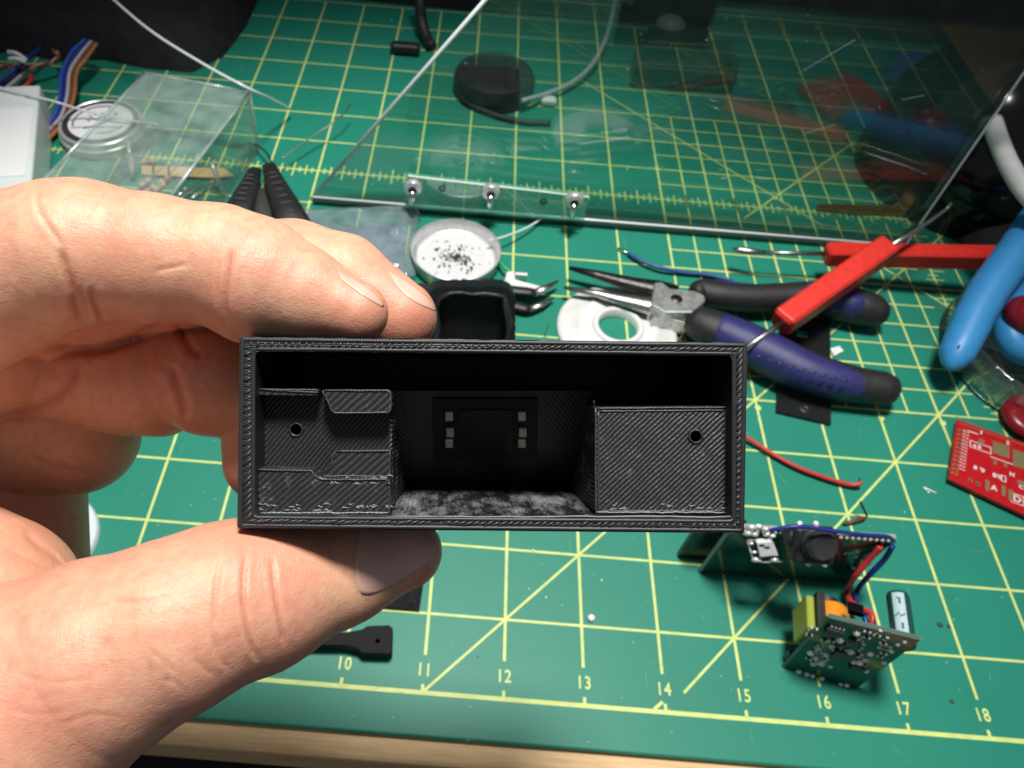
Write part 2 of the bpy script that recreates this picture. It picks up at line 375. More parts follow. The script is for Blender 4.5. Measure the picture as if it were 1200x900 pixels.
# cutting mat
mt = thing('cutting_mat', 'green self-healing cutting mat with yellow inch grid covering the desk', 'cutting mat', (29.2, 21.6, -.3))
b = MB(); b.box((11.5 * IN, 8.5 * IN, -.15), 24 * IN, 18 * IN, .3)
b.build('mat_sheet', MAT['green'], mt, bevel=.06)
G = MB()
def hline(y, x0, x1, w, z=.004): G.add([(x0 * IN, y * IN - w / 2, z), (x1 * IN, y * IN - w / 2, z), (x1 * IN, y * IN + w / 2, z), (x0 * IN, y * IN + w / 2, z)], [(0, 1, 2, 3)])
def seg(p, q, w, z):
    p = V((p[0] * IN, p[1] * IN, z)); q = V((q[0] * IN, q[1] * IN, z)); t = (q - p).normalized(); n = V((-t.y, t.x, 0)) * w / 2
    G.add([p - n, q - n, q + n, p + n], [(0, 1, 2, 3)])
hline(0, 0, 23, .14)
for r in range(1, 18): hline(r, 0, 23, .088 if r != 10 else .10)
for c in range(0, 24): seg((c, .46), (c, 17), .098, .007); seg((c, 0.02), (c, .10), .10, .007)
for k in range(11, 22):                                # half-inch field at the right
    if k % 2: hline(k / 2, 15, 20, .075)
for k in (23, 25): hline(k / 2, 15, 20, .075)
for k in range(31, 42):
    if k % 2: seg((k / 2, 5), (k / 2, 13), .08, .007)
for a_, b_ in (((11, 0), (20.6, 9.6)), ((14.25, .25), (20.9, 6.9)), ((13.4, 14.35), (18.2, 9.55)), ((16.6, 9.6), (19.6, 12.6)), ((18.6, 8.95), (20.6, 6.95)), ((7.5, 10), (7.5, 10.02))):
    seg(a_, b_, .085, .010)
seg((13.85, .02), (13.97, .12), .10, .010)
for k in range(0, 23 * 8 + 1):                            # ruler ticks on the tenth line
    l = .23 if k % 4 == 0 else (.15 if k % 2 == 0 else .085)
    if k % 8: seg((k / 8, 10 - l), (k / 8, 10 + l), .07, .007)
for k in range(5 * 8, 10 * 8):                            # ticks beside the upright ruler line at the right
    l = .26 if k % 4 == 0 else (.17 if k % 2 == 0 else .10)
    if k % 8: hline(k / 8, 20 - l, 20 + l, .06, .004)
for c in (16, 18, 19): G.prism(circ((c * IN + .04, 4.84 * IN, .010), .13, 14), (0, 0, .002))
for p in ((15, 11), (17.37, 10.35)): G.prism(circ((p[0] * IN, p[1] * IN, .012), .14, 14), (0, 0, .002))
G.build('printed_grid', MAT['line'], mt)
for c in range(0, 24):
    for k, ch_ in enumerate(str(c)):
        dx_ = 0 if c < 10 else ((-.15, .15) if str(c)[0] == '1' else (-.19, .19))[k]
        tm_ = text_mesh(ch_, .56, (0, 0, 0), (1, 0, 0), (0, 1, 0), 'digit', MAT['line'], None, bold=.010); tm_.parent = mt; tm_.data.transform(Matrix.Translation(V((c * IN + dx_ * .85, .27 * IN, .004)) - mt.location) @ Matrix.Diagonal((.80, 1, 1, 1)))

q = MB(); r9 = np.random.default_rng(21)
CM = [((372, 822), (386, 806)), ((366, 826), (372, 820)), ((1043, 872), (1062, 888)), ((1062, 888), (1066, 897)), ((978, 880), (979, 888)), ((1120, 640), (1165, 650)), ((1100, 634), (1125, 640)), ((620, 668), (640, 656)), ((618, 768), (664, 762)), ((738, 774), (790, 780)), ((1115, 706), (1130, 702)), ((818, 716), (826, 730)), ((1046, 786), (1066, 789)), ((905, 545), (932, 580)), ((160, 585), (176, 574)), ((690, 678), (700, 668)), ((705, 176), (735, 196)), ((650, 152), (668, 182))]
for k in range(46):
    x, y = r9.uniform(120, 1190), r9.uniform(480, 860); a = r9.uniform(0, 6.28); l = r9.uniform(4, 26); CM.append(((x, y), (x + l * math.cos(a), y + l * .7 * math.sin(a))))
for p, e in CM:
    p, e = at(*p), at(*e); n3 = (e - p).cross(V((0, 0, 1))).normalized() * float(r9.uniform(.008, .018)); z3 = V((0, 0, .0125 + .0002 * len(q.v))) * 0 + V((0, 0, .0125 + .00001 * len(q.v)))
    mid = p.lerp(e, .5) + n3 * float(r9.uniform(-6, 6)); q.add([p + z3, mid - n3 + z3, e + z3, mid + n3 + z3], [(0, 1, 2, 3)])
tag(q.build('cut_mark', mat('cut_vinyl', (.10, .34, .28), .7), mt), kind='stuff')
q = MB()
for k in range(260):
    c_ = at(float(r9.uniform(60, 1190)), float(r9.uniform(130, 870))); d_ = float(r9.uniform(.008, .028)); q.lathe(c_, [(0, .03), (d_, .022), (d_ * .8, .0)], 5)
tag(q.build('dust_specks', mat('dust_speck', (.45, .52, .48), .8)), 'fine pale dust specks scattered over the green mat', 'dust', kind='stuff')

# ================================================================== THE PRINTED HOUSING
PITCH, ROLL, BW = math.radians(1.3), math.radians(.67), 10.0
bo = cam(577, 509.5, BW)
_q = Matrix.Rotation(ROLL, 3, _f)
BX = _q @ _r; BD = (_q @ _d); BF = _f.copy()
_q2 = Matrix.Rotation(PITCH, 3, BX)
BD = _q2 @ BD; BF = _q2 @ BF
if BF.dot(_d) > 0:
    _q3 = Matrix.Rotation(-2 * PITCH, 3, BX); BD = _q3 @ BD; BF = _q3 @ BF
BU = -BD
def B(px, py, dz=0.0): return on(px, py, bo + BF * dz, BF)
hs = thing('printed_housing', 'black 3D-printed open box with two screw towers held in the hand', 'printed box', bo + BF * 1.7 + BD * 1.2)
P_ax = (BX, BU)
M_rim = printed('printed_rim', .75, .05, axes=P_ax, strength=.12, col=(.026, .027, .029))
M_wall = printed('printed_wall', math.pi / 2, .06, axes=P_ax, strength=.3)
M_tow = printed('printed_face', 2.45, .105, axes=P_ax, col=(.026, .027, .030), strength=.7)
M_towR = printed('printed_face_dusty', 2.34, .105, residue=.10, axes=P_ax, col=(.026, .027, .030), strength=.55)
M_ledge = printed('printed_ledge', 2.3, .15, residue=.02, axes=P_ax, col=(.026, .027, .030), strength=.6)
M_plate = printed('printed_plate', 2.3, .13, residue=.35, axes=P_ax, col=(.026, .027, .030), strength=.55)
M_floor = printed('printed_dusty_floor', .2, .12, residue=.80, axes=P_ax, strength=.5, along=BF)
M_deep_shade = printed('printed_deep_shade', .75, .11, axes=P_ax, col=(.005, .005, .006), strength=.15)  # filament colour darkened further, so the deep recess reads as shaded
outer = [(281, 394.5), (876, 401.5), (872, 625), (278, 619)]
inner = [(299, 411.5), (858, 417), (857.5, 608.5), (299, 604)]
def rounded(poly, r, n=4):
    out = []
    for i, p in enumerate(poly):
        a = V((*poly[i - 1], 0)); p = V((*p, 0)); c = V((*poly[(i + 1) % len(poly)], 0))
        u = (a - p).normalized(); w = (c - p).normalized()
        for k in range(n + 1):
            t = k / n; q = (p + u * r) * (1 - t) ** 2 + p * 2 * t * (1 - t) + (p + w * r) * t * t
            out.append((q.x, q.y))
    return out
def inset(poly, d):                       # a convex clockwise pixel loop moved inwards
    n = len(poly); c = V((sum(p[0] for p in poly) / n, sum(p[1] for p in poly) / n)); out = []
    for i in range(n):
        p = V(poly[i]); a = (p - V(poly[i - 1])).normalized(); e = (V(poly[(i + 1) % n]) - p).normalized()
        n1 = V((-a.y, a.x)); n2 = V((-e.y, e.x))
        if n1.dot(c - p) < 0: n1 = -n1
        if n2.dot(c - p) < 0: n2 = -n2
        m = (n1 + n2); m = m / max(.2, m.length) ; out.append(tuple(p + m * d / max(.35, m.dot(n1))))
    return out
DEPTH = 3.4
b = MB(); ro = rounded(outer, 2.5, 2); ri = rounded(inner, 6, 4)
b.prism([B(*p) for p in ro], BF * (DEPTH + .2), holes=[[B(*p) for p in ri]])
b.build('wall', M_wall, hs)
b = MB(); bp = [B(*p) + BF * (DEPTH) for p in rounded(inset(inner, -4), 3, 2)]
b.prism(bp, BF * .19); b.build('back_plate', M_deep_shade, hs)
# the bead lines of the front rim
b = MB(); rc = BW / FPX
for loop, rad in ((rounded(inset(outer, 3.2), 3), 2.9), (rounded(inset(inner, -2.6), 6), 2.6)):
    pts = [B(*p) for p in loop]; pts.append(pts[0]); N = []
    for i in range(len(pts) - 1):
        L_ = (pts[i + 1] - pts[i]).length; k = max(1, int(L_ / .28))
        for j in range(k): N.append(pts[i].lerp(pts[i + 1], j / k) + BF * float(.012 + rng.normal(0, .0015)) + BX * float(rng.normal(0, .0012)) + BU * float(rng.normal(0, .0012)))
    N.append(N[0]); b.tube(N, [rad * rc * (1 + rng.normal(0, .05)) for _ in N], 6, cap=False)
b.build('rim_bead', M_rim, hs, smooth=True)
b = MB()
OI = inset(outer, 5.4); II = inset(inner, -4.6)
for e in range(4):
    o0, o1, i0, i1 = V(OI[e]), V(OI[(e + 1) % 4]), V(II[e]), V(II[(e + 1) % 4]); L_ = (o1 - o0).length; n = int(L_ / (8.1 if e in (0, 2) else 7.4))
    for k in range(n):
        t = (k + .5) / n; dt = (4.6 / L_) * (1 if e in (0,) else (1 if e == 1 else -1))
        if e in (0, 2):
            p, q = o0.lerp(o1, t + abs(dt)), i0.lerp(i1, t - abs(dt))
            if e == 0: p, q = p, q
        else:
            p, q = o0.lerp(o1, t - abs(dt)), i0.lerp(i1, t + abs(dt))
        j = rng.normal(0, .35, 4)
        p = V((p.x + j[0], p.y + j[1])); q = V((q.x + j[2], q.y + j[3]))
        P = [B(p.x, p.y), B(p.x + (q.x - p.x) * .5, p.y + (q.y - p.y) * .5), B(q.x, q.y)]
        dz = float(.009 + rng.normal(0, .005))
        P = [x + BF * dz for x in P]
        b.tube(P, [1.5 * rc, 2.2 * rc, 1.5 * rc], 6)
tag(b.build('rim_infill', M_rim, hs, smooth=True), kind='stuff')

def bprism(poly, d0, d1, name, m, holes=(), bevel=.012, w=None):
    """px polygon seen at depth d0, extruded straight back to d1"""
    q = MB(); q.prism([B(x, y, d0) for x, y in poly], BF * (d1 - d0), holes=[[B(x, y, d0) for x, y in h] for h in holes])
    return q.build(name, m, hs, bevel=bevel)
def outline(poly, dz, r=.013, closed=True, seed=1):
    r8 = np.random.default_rng(seed); lp = [V((*p, 0)) for p in poly] + ([V((*poly[0], 0))] if closed else []); P = []
    for i in range(len(lp) - 1):
        k = max(1, int((lp[i + 1] - lp[i]).length / 7))
        P += [lp[i].lerp(lp[i + 1], j / k) for j in range(k)]
    P.append(lp[-1]); j_ = r8.normal(0, .18, (len(P), 2))
    return [B(p.x + j_[i, 0], p.y + j_[i, 1], dz - .004) for i, p in enumerate(P)], [r * float(r8.uniform(.75, 1.2)) for _ in P]
def pcirc(x, y, r, n=16): return [(x + r * math.cos(2 * math.pi * k / n), y + r * math.sin(2 * math.pi * k / n)) for k in range(n)]
tower = bprism([(297, 459), (457, 458.5), (459, 612), (297, 612)], .52, 2.9, 'tower', M_tow, holes=[pcirc(347, 503.5, 7.0)])
tower2 = bprism([(697, 477.5), (855, 476.5), (859, 604), (697, 603)], .25, 2.9, 'tower', M_towR, holes=[pcirc(815, 511.5, 7.2)])
for px, py, dz in ((347, 503.5, .52), (815, 511.5, .25)):      # floors of the two screw holes and their raised lips
    q = MB(); c = B(px, py, dz)
    n = 20; rr = 7.8 * rc
    ring = [c + BX * rr * math.cos(2 * math.pi * k / n) + BU * rr * math.sin(2 * math.pi * k / n) - BF * float(.004 + .006 * rng.random()) for k in range(n + 1)]
    q.tube(ring, [.012 + .012 * rng.random() for _ in ring], 5, cap=False); q.build('hole_lip', M_rim, tower if px < 500 else tower2, smooth=True)
bar = [(303, 455.5), (371, 456), (374, 459), (372, 463.5), (303, 463)]
bprism(bar, .20, .56, 'ledge', M_ledge, bevel=.02)
bprism([(378, 456.5), (455, 456.5), (459, 460), (459, 481), (456, 484.5), (392, 485), (388, 482), (381.5, 466), (377.5, 461)], .22, .56, 'ledge', M_ledge, bevel=.025)
bprism([(393, 528), (458, 527), (458, 559), (379, 559), (374.5, 553), (387, 549), (389, 533)], .36, .56, 'step', M_ledge, bevel=.02)
bprism([(300, 549.5), (366, 550.5), (370, 557), (378, 561), (452, 561), (457, 563), (457.5, 602), (300, 603)], .19, .56, 'plate', M_plate, bevel=.02)
M_glint = printed('printed_glint', .75, .08, axes=P_ax, strength=.1, col=(.045, .047, .05))  # paler filament colour for edge beads, painting the light caught along the ledges
q = MB()
for poly, dz in (([(304, 456.5), (370, 457), (373, 460)], .20), ([(379, 457.5), (454, 457.5), (458, 461), (458, 480), (455, 483.5), (393, 484), (389, 481), (382.5, 466), (378.5, 461)], .22), ([(394, 529), (457, 528), (457, 558), (380, 558), (375.5, 553), (388, 549), (390, 533), (394, 529)], .36), ([(301, 550.5), (365, 551.5), (369, 558), (377, 562), (451, 562), (456, 564), (456.5, 601), (301, 602)], .19), ([(698, 478.5), (853, 477.5), (854, 602), (698, 602)], .25)):
    for ins in (0, 1):
        pl_ = poly if not ins else inset(poly, 3.4) if len(poly) == 4 else None
        if pl_: q.tube(*outline(pl_, dz + .003 * ins, .014, seed=len(poly) + ins), n=5)
tag(q.build('edge_glint_bead', M_glint, hs, smooth=True), kind='stuff')
# strings and blobs of filament left along the lower edges
b = MB()
for i in range(70):
    if i < 30: x0, y0, dz = 300 + rng.random() * 156, 596 + rng.normal(0, 3.5), .175
    elif i < 52: x0, y0, dz = 698 + rng.random() * 150, 596 + rng.normal(0, 4), .235
    else: x0, y0, dz = 370 + rng.random() * 85, 563 + rng.normal(0, 3), .18
    l = 3 + rng.random() * 9; P = [B(x0 + l * t, y0 + rng.normal(0, .9), dz + .012) for t in (0, .35, .7, 1)]
    b.tube(P, [.004, .009 + .006 * rng.random(), .008, .004], 5)
for y, x0, x1, dz in ((601, 302, 455, .17), (605.5, 301, 856, .02), (600.5, 699, 850, .23), (566.5, 455, 456, .17)):
    P = [B(x0 + (x1 - x0) * t, y + rng.normal(0, .35), dz) for t in np.linspace(0, 1, 40)]
    b.tube(P, [.010 + .005 * rng.random() for _ in P], 5)
tag(b.build('filament_strings', printed('chalky_filament', .7, .1, axes=P_ax, col=(.20, .21, .22), strength=.2), hs, smooth=True), kind='stuff')
# channel between the towers
q = MB(); fl0, fl1 = B(458, 605.4) + BF * .04, B(698, 607.3) + BF * .04; q.prism([fl0 + BU * .022, fl1 + BU * .022, fl1 - BU * .03, fl0 - BU * .03], BF * 2.3); q.build('channel_floor', M_floor, hs)
for xa, sgn in ((458.6, 1), (696.6, -1)):                        # sloped cheeks of the light channel
    q = MB()
    pts = [B(xa, 470 if sgn > 0 else 479, .54 if sgn > 0 else .27), B(xa, 605, .54 if sgn > 0 else .27)]
    far = [B(xa + sgn * 2, 462, .75), B(xa + sgn * 18 - (0 if sgn > 0 else 11), 576, 2.15)]
    sh = -BX * sgn * .015
    vs_ = [pts[0], pts[1], far[1], far[0]]; q.add(vs_ + [p + sh for p in vs_], [(0, 1, 2, 3), (7, 6, 5, 4), (0, 3, 7, 4), (1, 5, 6, 2), (0, 4, 5, 1), (3, 2, 6, 7)])
    q.build('cheek', M_floor if False else printed('printed_cheek', 1.2, .12, residue=.5, axes=P_ax, strength=.5), hs)
# slanted inner panel with the sensor board
p_bl, p_br, p_tl, p_tr = B(473, 575.5, 2.2), B(669, 575.5, 2.2), B(459, 458, .62), B(690, 460, .62)
pn = (p_br - p_bl).cross(p_tl - p_bl).normalized()
if pn.dot(BF) < 0: pn = -pn
def Pn(px, py, off=0.0): return on(px, py, p_bl - pn * off, pn)
panel = None
q = MB(); q.prism([Pn(473, 575.5), Pn(669, 575.5), Pn(692, 458), Pn(457, 458)], pn * .12); panel = q.build('panel', M_deep_shade, hs)
q = MB(); q.prism([Pn(508, 536.5), Pn(629, 536.5), Pn(630, 466), Pn(507, 466)], -pn * .03); board = q.build('sensor_board', mat('board_black', (.004, .004, .005), .6, spec=.3), hs, bevel=.01)
q = MB(); q.prism([Pn(540, 531, .03), Pn(600, 531, .03), Pn(601, 480, .03), Pn(539, 480, .03)], -pn * .025); q.build('sensor_window', mat('sensor_glass', (.004, .004, .005), .35, spec=.3), board, bevel=.02)
for x in (526.5, 611.5):
    for y, dx in ((486, 0), (505, 1), (517.5, 0)):
        q = MB(); q.prism([Pn(x - 4.6 + dx, y + 4.8, .03), Pn(x + 4.6 + dx, y + 4.8, .03), Pn(x + 4.6 + dx, y - 4.8, .03), Pn(x - 4.6 + dx, y - 4.8, .03)], -pn * .05)
        q.build('contact', MAT['contact'], board, bevel=.012)

# ================================================================== THE HAND (one continuous surface)
def C3(px, py, w): return np.array([(px - CX) / FPX * w, (py - CY) / FPX * w, w])
def cap_(a, b_): return (C3(*a[:3]), a[3] * a[2] / FPX, C3(*b_[:3]), b_[3] * b_[2] / FPX)
def chain(*pts): return [cap_(pts[i], pts[i + 1]) for i in range(len(pts) - 1)]
FING = [
 ('index', .14, chain((-90, 352, 11.1, 112), (75, 298, 10.75, 84), (100, 294, 10.75, 80), (180, 303, 10.8, 73), (258, 311, 10.85, 69), (300, 329, 10.85, 73), (350, 345, 10.85, 57), (417, 367, 10.75, 38))),
 ('middle', .10, chain((-80, 385, 13.0, 84), (100, 342, 12.6, 66), (210, 320, 12.4, 64), (345, 320, 12.3, 61), (400, 332, 12.25, 57), (468, 372, 12.1, 44))),
 ('ring', .12, chain((40, 420, 13.6, 70), (150, 441, 13.4, 68), (186, 444, 13.3, 66), (216, 436, 13.1, 53), (247, 447, 12.9, 63), (300, 470, 12.9, 50))),
 ('ringtip', .10, chain((303, 450, 13.1, 46), (306, 542, 13.0, 44))),
 ('little', .12, chain((-60, 455, 14.8, 80), (50, 497, 14.5, 84), (90, 508, 14.4, 71))),
 ('basepad', .25, chain((-90, 440, 13.2, 74), (8, 412, 12.9, 70))),
 ('heel', .25, chain((20, 545, 15.2, 74), (26, 700, 14.4, 74))),
 ('web', .20, chain((-90, 700, 11.9, 125), (-30, 722, 11.8, 121))),
 ('thumb', .22, chain((-80, 890, 10.0, 205), (110, 775, 10.1, 116), (200, 735, 10.2, 99), (262, 706, 10.45, 90), (305, 696, 10.75, 86), (400, 667, 11.45, 62), (474, 646, 11.8, 44))),
]
def cone(P, a, ra, b_, rb):
    ab = b_ - a; L2 = ab @ ab
    t = np.clip(((P - a) @ ab) / L2, 0, 1)
    d = P - a - t[..., None] * ab
    return np.sqrt((d * d).sum(-1)) - (ra + (rb - ra) * t)
def smin(x, y, k):
    h = np.clip(.5 + .5 * (y - x) / k, 0, 1)
    return y + (x - y) * h - k * h * (1 - h)
# housing as a cutter so that the pads lie flat against it
_b3 = lambda v: np.array([v.dot(_r), v.dot(_d), v.dot(_f)])
bc = _b3(bo - CAMP); bX, bU, bF = _b3(BX), _b3(BU), _b3(BF)
def boxsdf(P):
    Q = P - bc; x = Q @ bX; y = Q @ bU; z = Q @ bF
    yt, yb = (bo - B(577, 397.5)).length, (bo - B(577, 622.5)).length
    xl = (bo - B(279.5, 509)).length
    dx = np.abs(x) - xl; dy = np.maximum(y - yt, -y - yb); dz = np.maximum(-z, z - DEPTH - .2)
    q = np.stack([dx, dy, dz], -1)
    return np.sqrt((np.maximum(q, 0) ** 2).sum(-1)) + np.minimum(q.max(-1), 0)
def sdf(P):
    tot = None
    for nm, k, ch in FING:
        d = None
        for c in ch:
            e = cone(P, *c); d = e if d is None else smin(d, e, k)
        tot = d if tot is None else smin(tot, d, .05)
    return np.maximum(tot, .015 - boxsdf(P))
VOX = .06
lo_ = np.array([-10.2, -4.0, 7.6]); hi_ = np.array([.4, 7.2, 16.6])
dims = np.ceil((hi_ - lo_) / VOX).astype(int)
gx, gy, gz = [lo_[i] + VOX * np.arange(dims[i]) for i in range(3)]
F = np.empty(dims, np.float32)
for i0 in range(0, dims[0], 12):
    P = np.stack(np.meshgrid(gx[i0:i0 + 12], gy, gz, indexing='ij'), -1); F[i0:i0 + 12] = sdf(P)
F[0] = F[-1] = np.maximum(F[0], .01); F[0] = np.maximum(F[0], .01); F[:, 0] = np.maximum(F[:, 0], .01); F[:, -1] = np.maximum(F[:, -1], .01); F[:, :, 0] = np.maximum(F[:, :, 0], .01); F[:, :, -1] = np.maximum(F[:, :, -1], .01)
def surface_nets(F):
    s = F < 0; n = np.array(F.shape) - 1
    cnt = np.zeros(n, np.int8)
    for a in (0, 1):
        for b_ in (0, 1):
            for c in (0, 1): cnt += s[a:n[0] + a, b_:n[1] + b_, c:n[2] + c]
    I = np.argwhere((cnt > 0) & (cnt < 8)); idx = -np.ones(n, np.int64); idx[tuple(I.T)] = np.arange(len(I))
    acc = np.zeros((len(I), 3)); num = np.zeros(len(I))
    cs = [(a, b_, c) for a in (0, 1) for b_ in (0, 1) for c in (0, 1)]
    for u in cs:
        for ax in range(3):
            if u[ax]: continue
            w = list(u); w[ax] = 1
            f0 = F[tuple((I + u).T)]; f1 = F[tuple((I + w).T)]; k = (f0 < 0) != (f1 < 0)
            t = f0[k] / (f0[k] - f1[k]); p = np.tile(np.array(u, float), (k.sum(), 1)); p[:, ax] = t
            acc[k] += p; num[k] += 1
    Vt = I + acc / num[:, None]; quads = []
    for ax in range(3):
        a1, a2 = (ax + 1) % 3, (ax + 2) % 3
        sl0 = [slice(1, n[i]) for i in range(3)]; sl0[ax] = slice(0, n[ax]); sl1 = list(sl0); sl1[ax] = slice(1, n[ax] + 1)
        A, Bq = s[tuple(sl0)], s[tuple(sl1)]
        for flip in (False, True):
            k = np.argwhere((A & ~Bq) if not flip else (~A & Bq))
            o = np.ones(3, int); o[ax] = 0; k = k + o
            e1 = np.zeros(3, int); e1[a1] = 1; e2 = np.zeros(3, int); e2[a2] = 1
            q = np.stack([idx[tuple((k - e1 - e2).T)], idx[tuple((k - e2).T)], idx[tuple(k.T)], idx[tuple((k - e1).T)]], 1)
            quads.append(q[:, ::-1] if flip else q)
    return Vt, np.concatenate(quads)
Vt, Qd = surface_nets(F)
Pv = lo_ + Vt * VOX
def grad(P, h=.02):
    g = np.stack([sdf(P + np.eye(3)[i] * h) - sdf(P - np.eye(3)[i] * h) for i in range(3)], -1)
    return g / np.maximum(1e-6, np.linalg.norm(g, axis=1))[:, None]
inner_ = ((Pv > lo_ + .1) & (Pv < hi_ - .1)).all(1)
for _ in range(2):
    g = grad(Pv); Pv[inner_] -= (g * np.clip(sdf(Pv), -.05, .05)[:, None])[inner_]
def subdivide(P, Q):
    n = len(P); E = np.sort(np.concatenate([Q[:, [0, 1]], Q[:, [1, 2]], Q[:, [2, 3]], Q[:, [3, 0]]]), 1)
    key = E[:, 0].astype(np.int64) * n + E[:, 1]; u, inv = np.unique(key, return_inverse=True); a, e = u // n, u % n; inv = inv.reshape(4, -1) + n
    m = len(Q); fc = np.arange(m) + n + len(u); P2 = np.concatenate([P, (P[a] + P[e]) / 2, P[Q].mean(1)])
    return P2, np.concatenate([np.stack([Q[:, i], inv[i], fc, inv[i - 1]], 1) for i in range(4)])
Pv, Qd = subdivide(Pv, Qd)
inner_ = ((Pv > lo_ + .1) & (Pv < hi_ - .1)).all(1)
g = grad(Pv); Pv[inner_] -= (g * np.clip(sdf(Pv), -.05, .05)[:, None])[inner_]
# creases, pressed in along lines followed over the visible skin
CRE = [  # depth cm, half width px, pixel polyline
 (.034, 4.0, [(270, 290), (267, 310), (264, 335), (263, 358), (268, 385)]), (.012, 2.5, [(258, 300), (255, 330), (254, 360)]),
 (.045, 5.0, [(72, 290), (76, 312), (84, 338), (90, 360), (98, 382)]), (.035, 4, [(105, 335), (110, 352), (118, 372), (122, 385)]), (.03, 4, [(92, 335), (98, 355), (104, 378)]),
 (.016, 3, [(45, 218), (44, 240), (52, 258), (62, 272), (74, 290)]), (.012, 3, [(130, 222), (118, 232), (106, 246), (98, 262)]),
 (.012, 2.5, [(180, 318), (200, 314), (222, 309)]),
 (.034, 2.8, [(289, 645), (286, 670), (285, 700), (288, 730), (295, 758), (302, 776)]), (.030, 2.8, [(319, 650), (321, 680), (325, 710), (330, 738), (334, 758)]),
 (.020, 2.6, [(260, 650), (254, 680), (251, 710), (252, 735)]), (.014, 3.0, [(250, 740), (254, 758), (260, 774), (268, 786)]),
 (.008, 2.5, [(190, 795), (205, 800), (215, 808)]), (.009, 3, [(228, 770), (240, 785), (252, 790)]), (.006, 2.5, [(175, 760), (192, 775), (210, 790)]),
 (.006, 3, [(20, 790), (60, 800), (110, 795)]), (.006, 3, [(10, 830), (50, 838), (90, 828)]), (.006, 3, [(70, 850), (110, 838), (150, 842)]), (.010, 3, [(120, 700), (160, 706), (210, 696)]),
 (.03, 5, [(25, 620), (55, 645), (85, 668)]), (.02, 4, [(0, 640), (30, 652), (60, 668), (84, 680)]),
]
px_ = np.stack([CX + FPX * Pv[:, 0] / Pv[:, 2], CY + FPX * Pv[:, 1] / Pv[:, 2]], 1)
facing = np.clip(-(g * Pv).sum(1) / np.linalg.norm(Pv, axis=1) * 2.2 + .15, 0, 1)
flush = np.zeros(len(Pv)); disp = np.zeros(len(Pv))
CRE += [(.10, 5, [(50, 408), (80, 410), (115, 410), (150, 400), (175, 389), (195, 380)], 14), (.07, 4, [(208, 380), (216, 398), (226, 411), (238, 416)], 14), (.06, 5, [(218, 495), (212, 470), (205, 445), (200, 425)], 15), (.04, 6, [(0, 488), (35, 482), (66, 466), (84, 440), (90, 416)], 15), (.018, 4, [(30, 530), (70, 548), (110, 552)], 15)]
for dep, hw, pl, *zm_ in CRE:
    zm = zm_[0] if zm_ else 11.8
    sp = np.array([(p.x, p.y) for p in spline([(x, y, 0) for x, y in pl], 6)])
    dm = np.full(len(Pv), 1e9); tt = np.zeros(len(Pv))
    for i in range(len(sp) - 1):
        a = sp[i]; e = sp[i + 1] - a; t = np.clip(((px_ - a) @ e) / max(1e-9, e @ e), 0, 1); d = np.linalg.norm(px_ - a - t[:, None] * e, axis=1)
        k = d < dm; dm[k] = d[k]; tt[k] = (i + t[k]) / (len(sp) - 1)
    fade = np.clip(np.minimum(tt, 1 - tt) * 6, 0.0, 1); wgt = np.exp(-(dm / hw) ** 2) * facing * (Pv[:, 2] < zm) * fade
    disp += dep * wgt - dep * .25 * np.exp(-((dm - hw * 2.6) / (hw * 1.5)) ** 2) * facing * (Pv[:, 2] < zm) * fade
    flush = np.maximum(flush, np.exp(-(dm / (hw * 1.05)) ** 2) * facing * (Pv[:, 2] < zm) * fade * min(1, dep / .032) * .62)
Pv = Pv - g * disp[:, None]
# finger pads and knuckle are pinker (colour of the skin itself)
for (x, y), rr, a in (((430, 385), 60, .55), ((490, 380), 45, .8), ((150, 300), 60, .30), ((285, 640), 60, .45), ((230, 370), 60, .25), ((40, 640), 50, .5), ((60, 840), 60, .3), ((270, 765), 35, .25), ((126, 749), 4, .9), ((133, 775), 3, .5)):
    flush = np.maximum(flush, a * np.exp(-(((px_ - (x, y)) ** 2).sum(1)) / rr ** 2))
Mw = np.array([list(_r), list(_d), list(_f)])
Pw = np.array(CAMP) + Pv @ Mw
hl = V((22.5, -1.2, 14.5))
me = bpy.data.meshes.new('hand')
me.from_pydata((Pw - np.array(hl)).tolist(), [], Qd.tolist())
at_ = me.attributes.new('flush', 'FLOAT', 'POINT'); at_.data.foreach_set('value', flush.astype(np.float32))
bm = bmesh.new(); bm.from_mesh(me); bmesh.ops.recalc_face_normals(bm, faces=bm.faces); bvh = BVHTree.FromBMesh(bm); bm.to_mesh(me); bm.free()
me.polygons.foreach_set('use_smooth', [True] * len(me.polygons)); me.materials.append(MAT['skin'])
hand = bpy.data.objects.new('hand', me); COL.objects.link(hand); hand.location = hl
tag(hand, 'bare left hand gripping the black printed box between thumb and two fingers', 'hand')

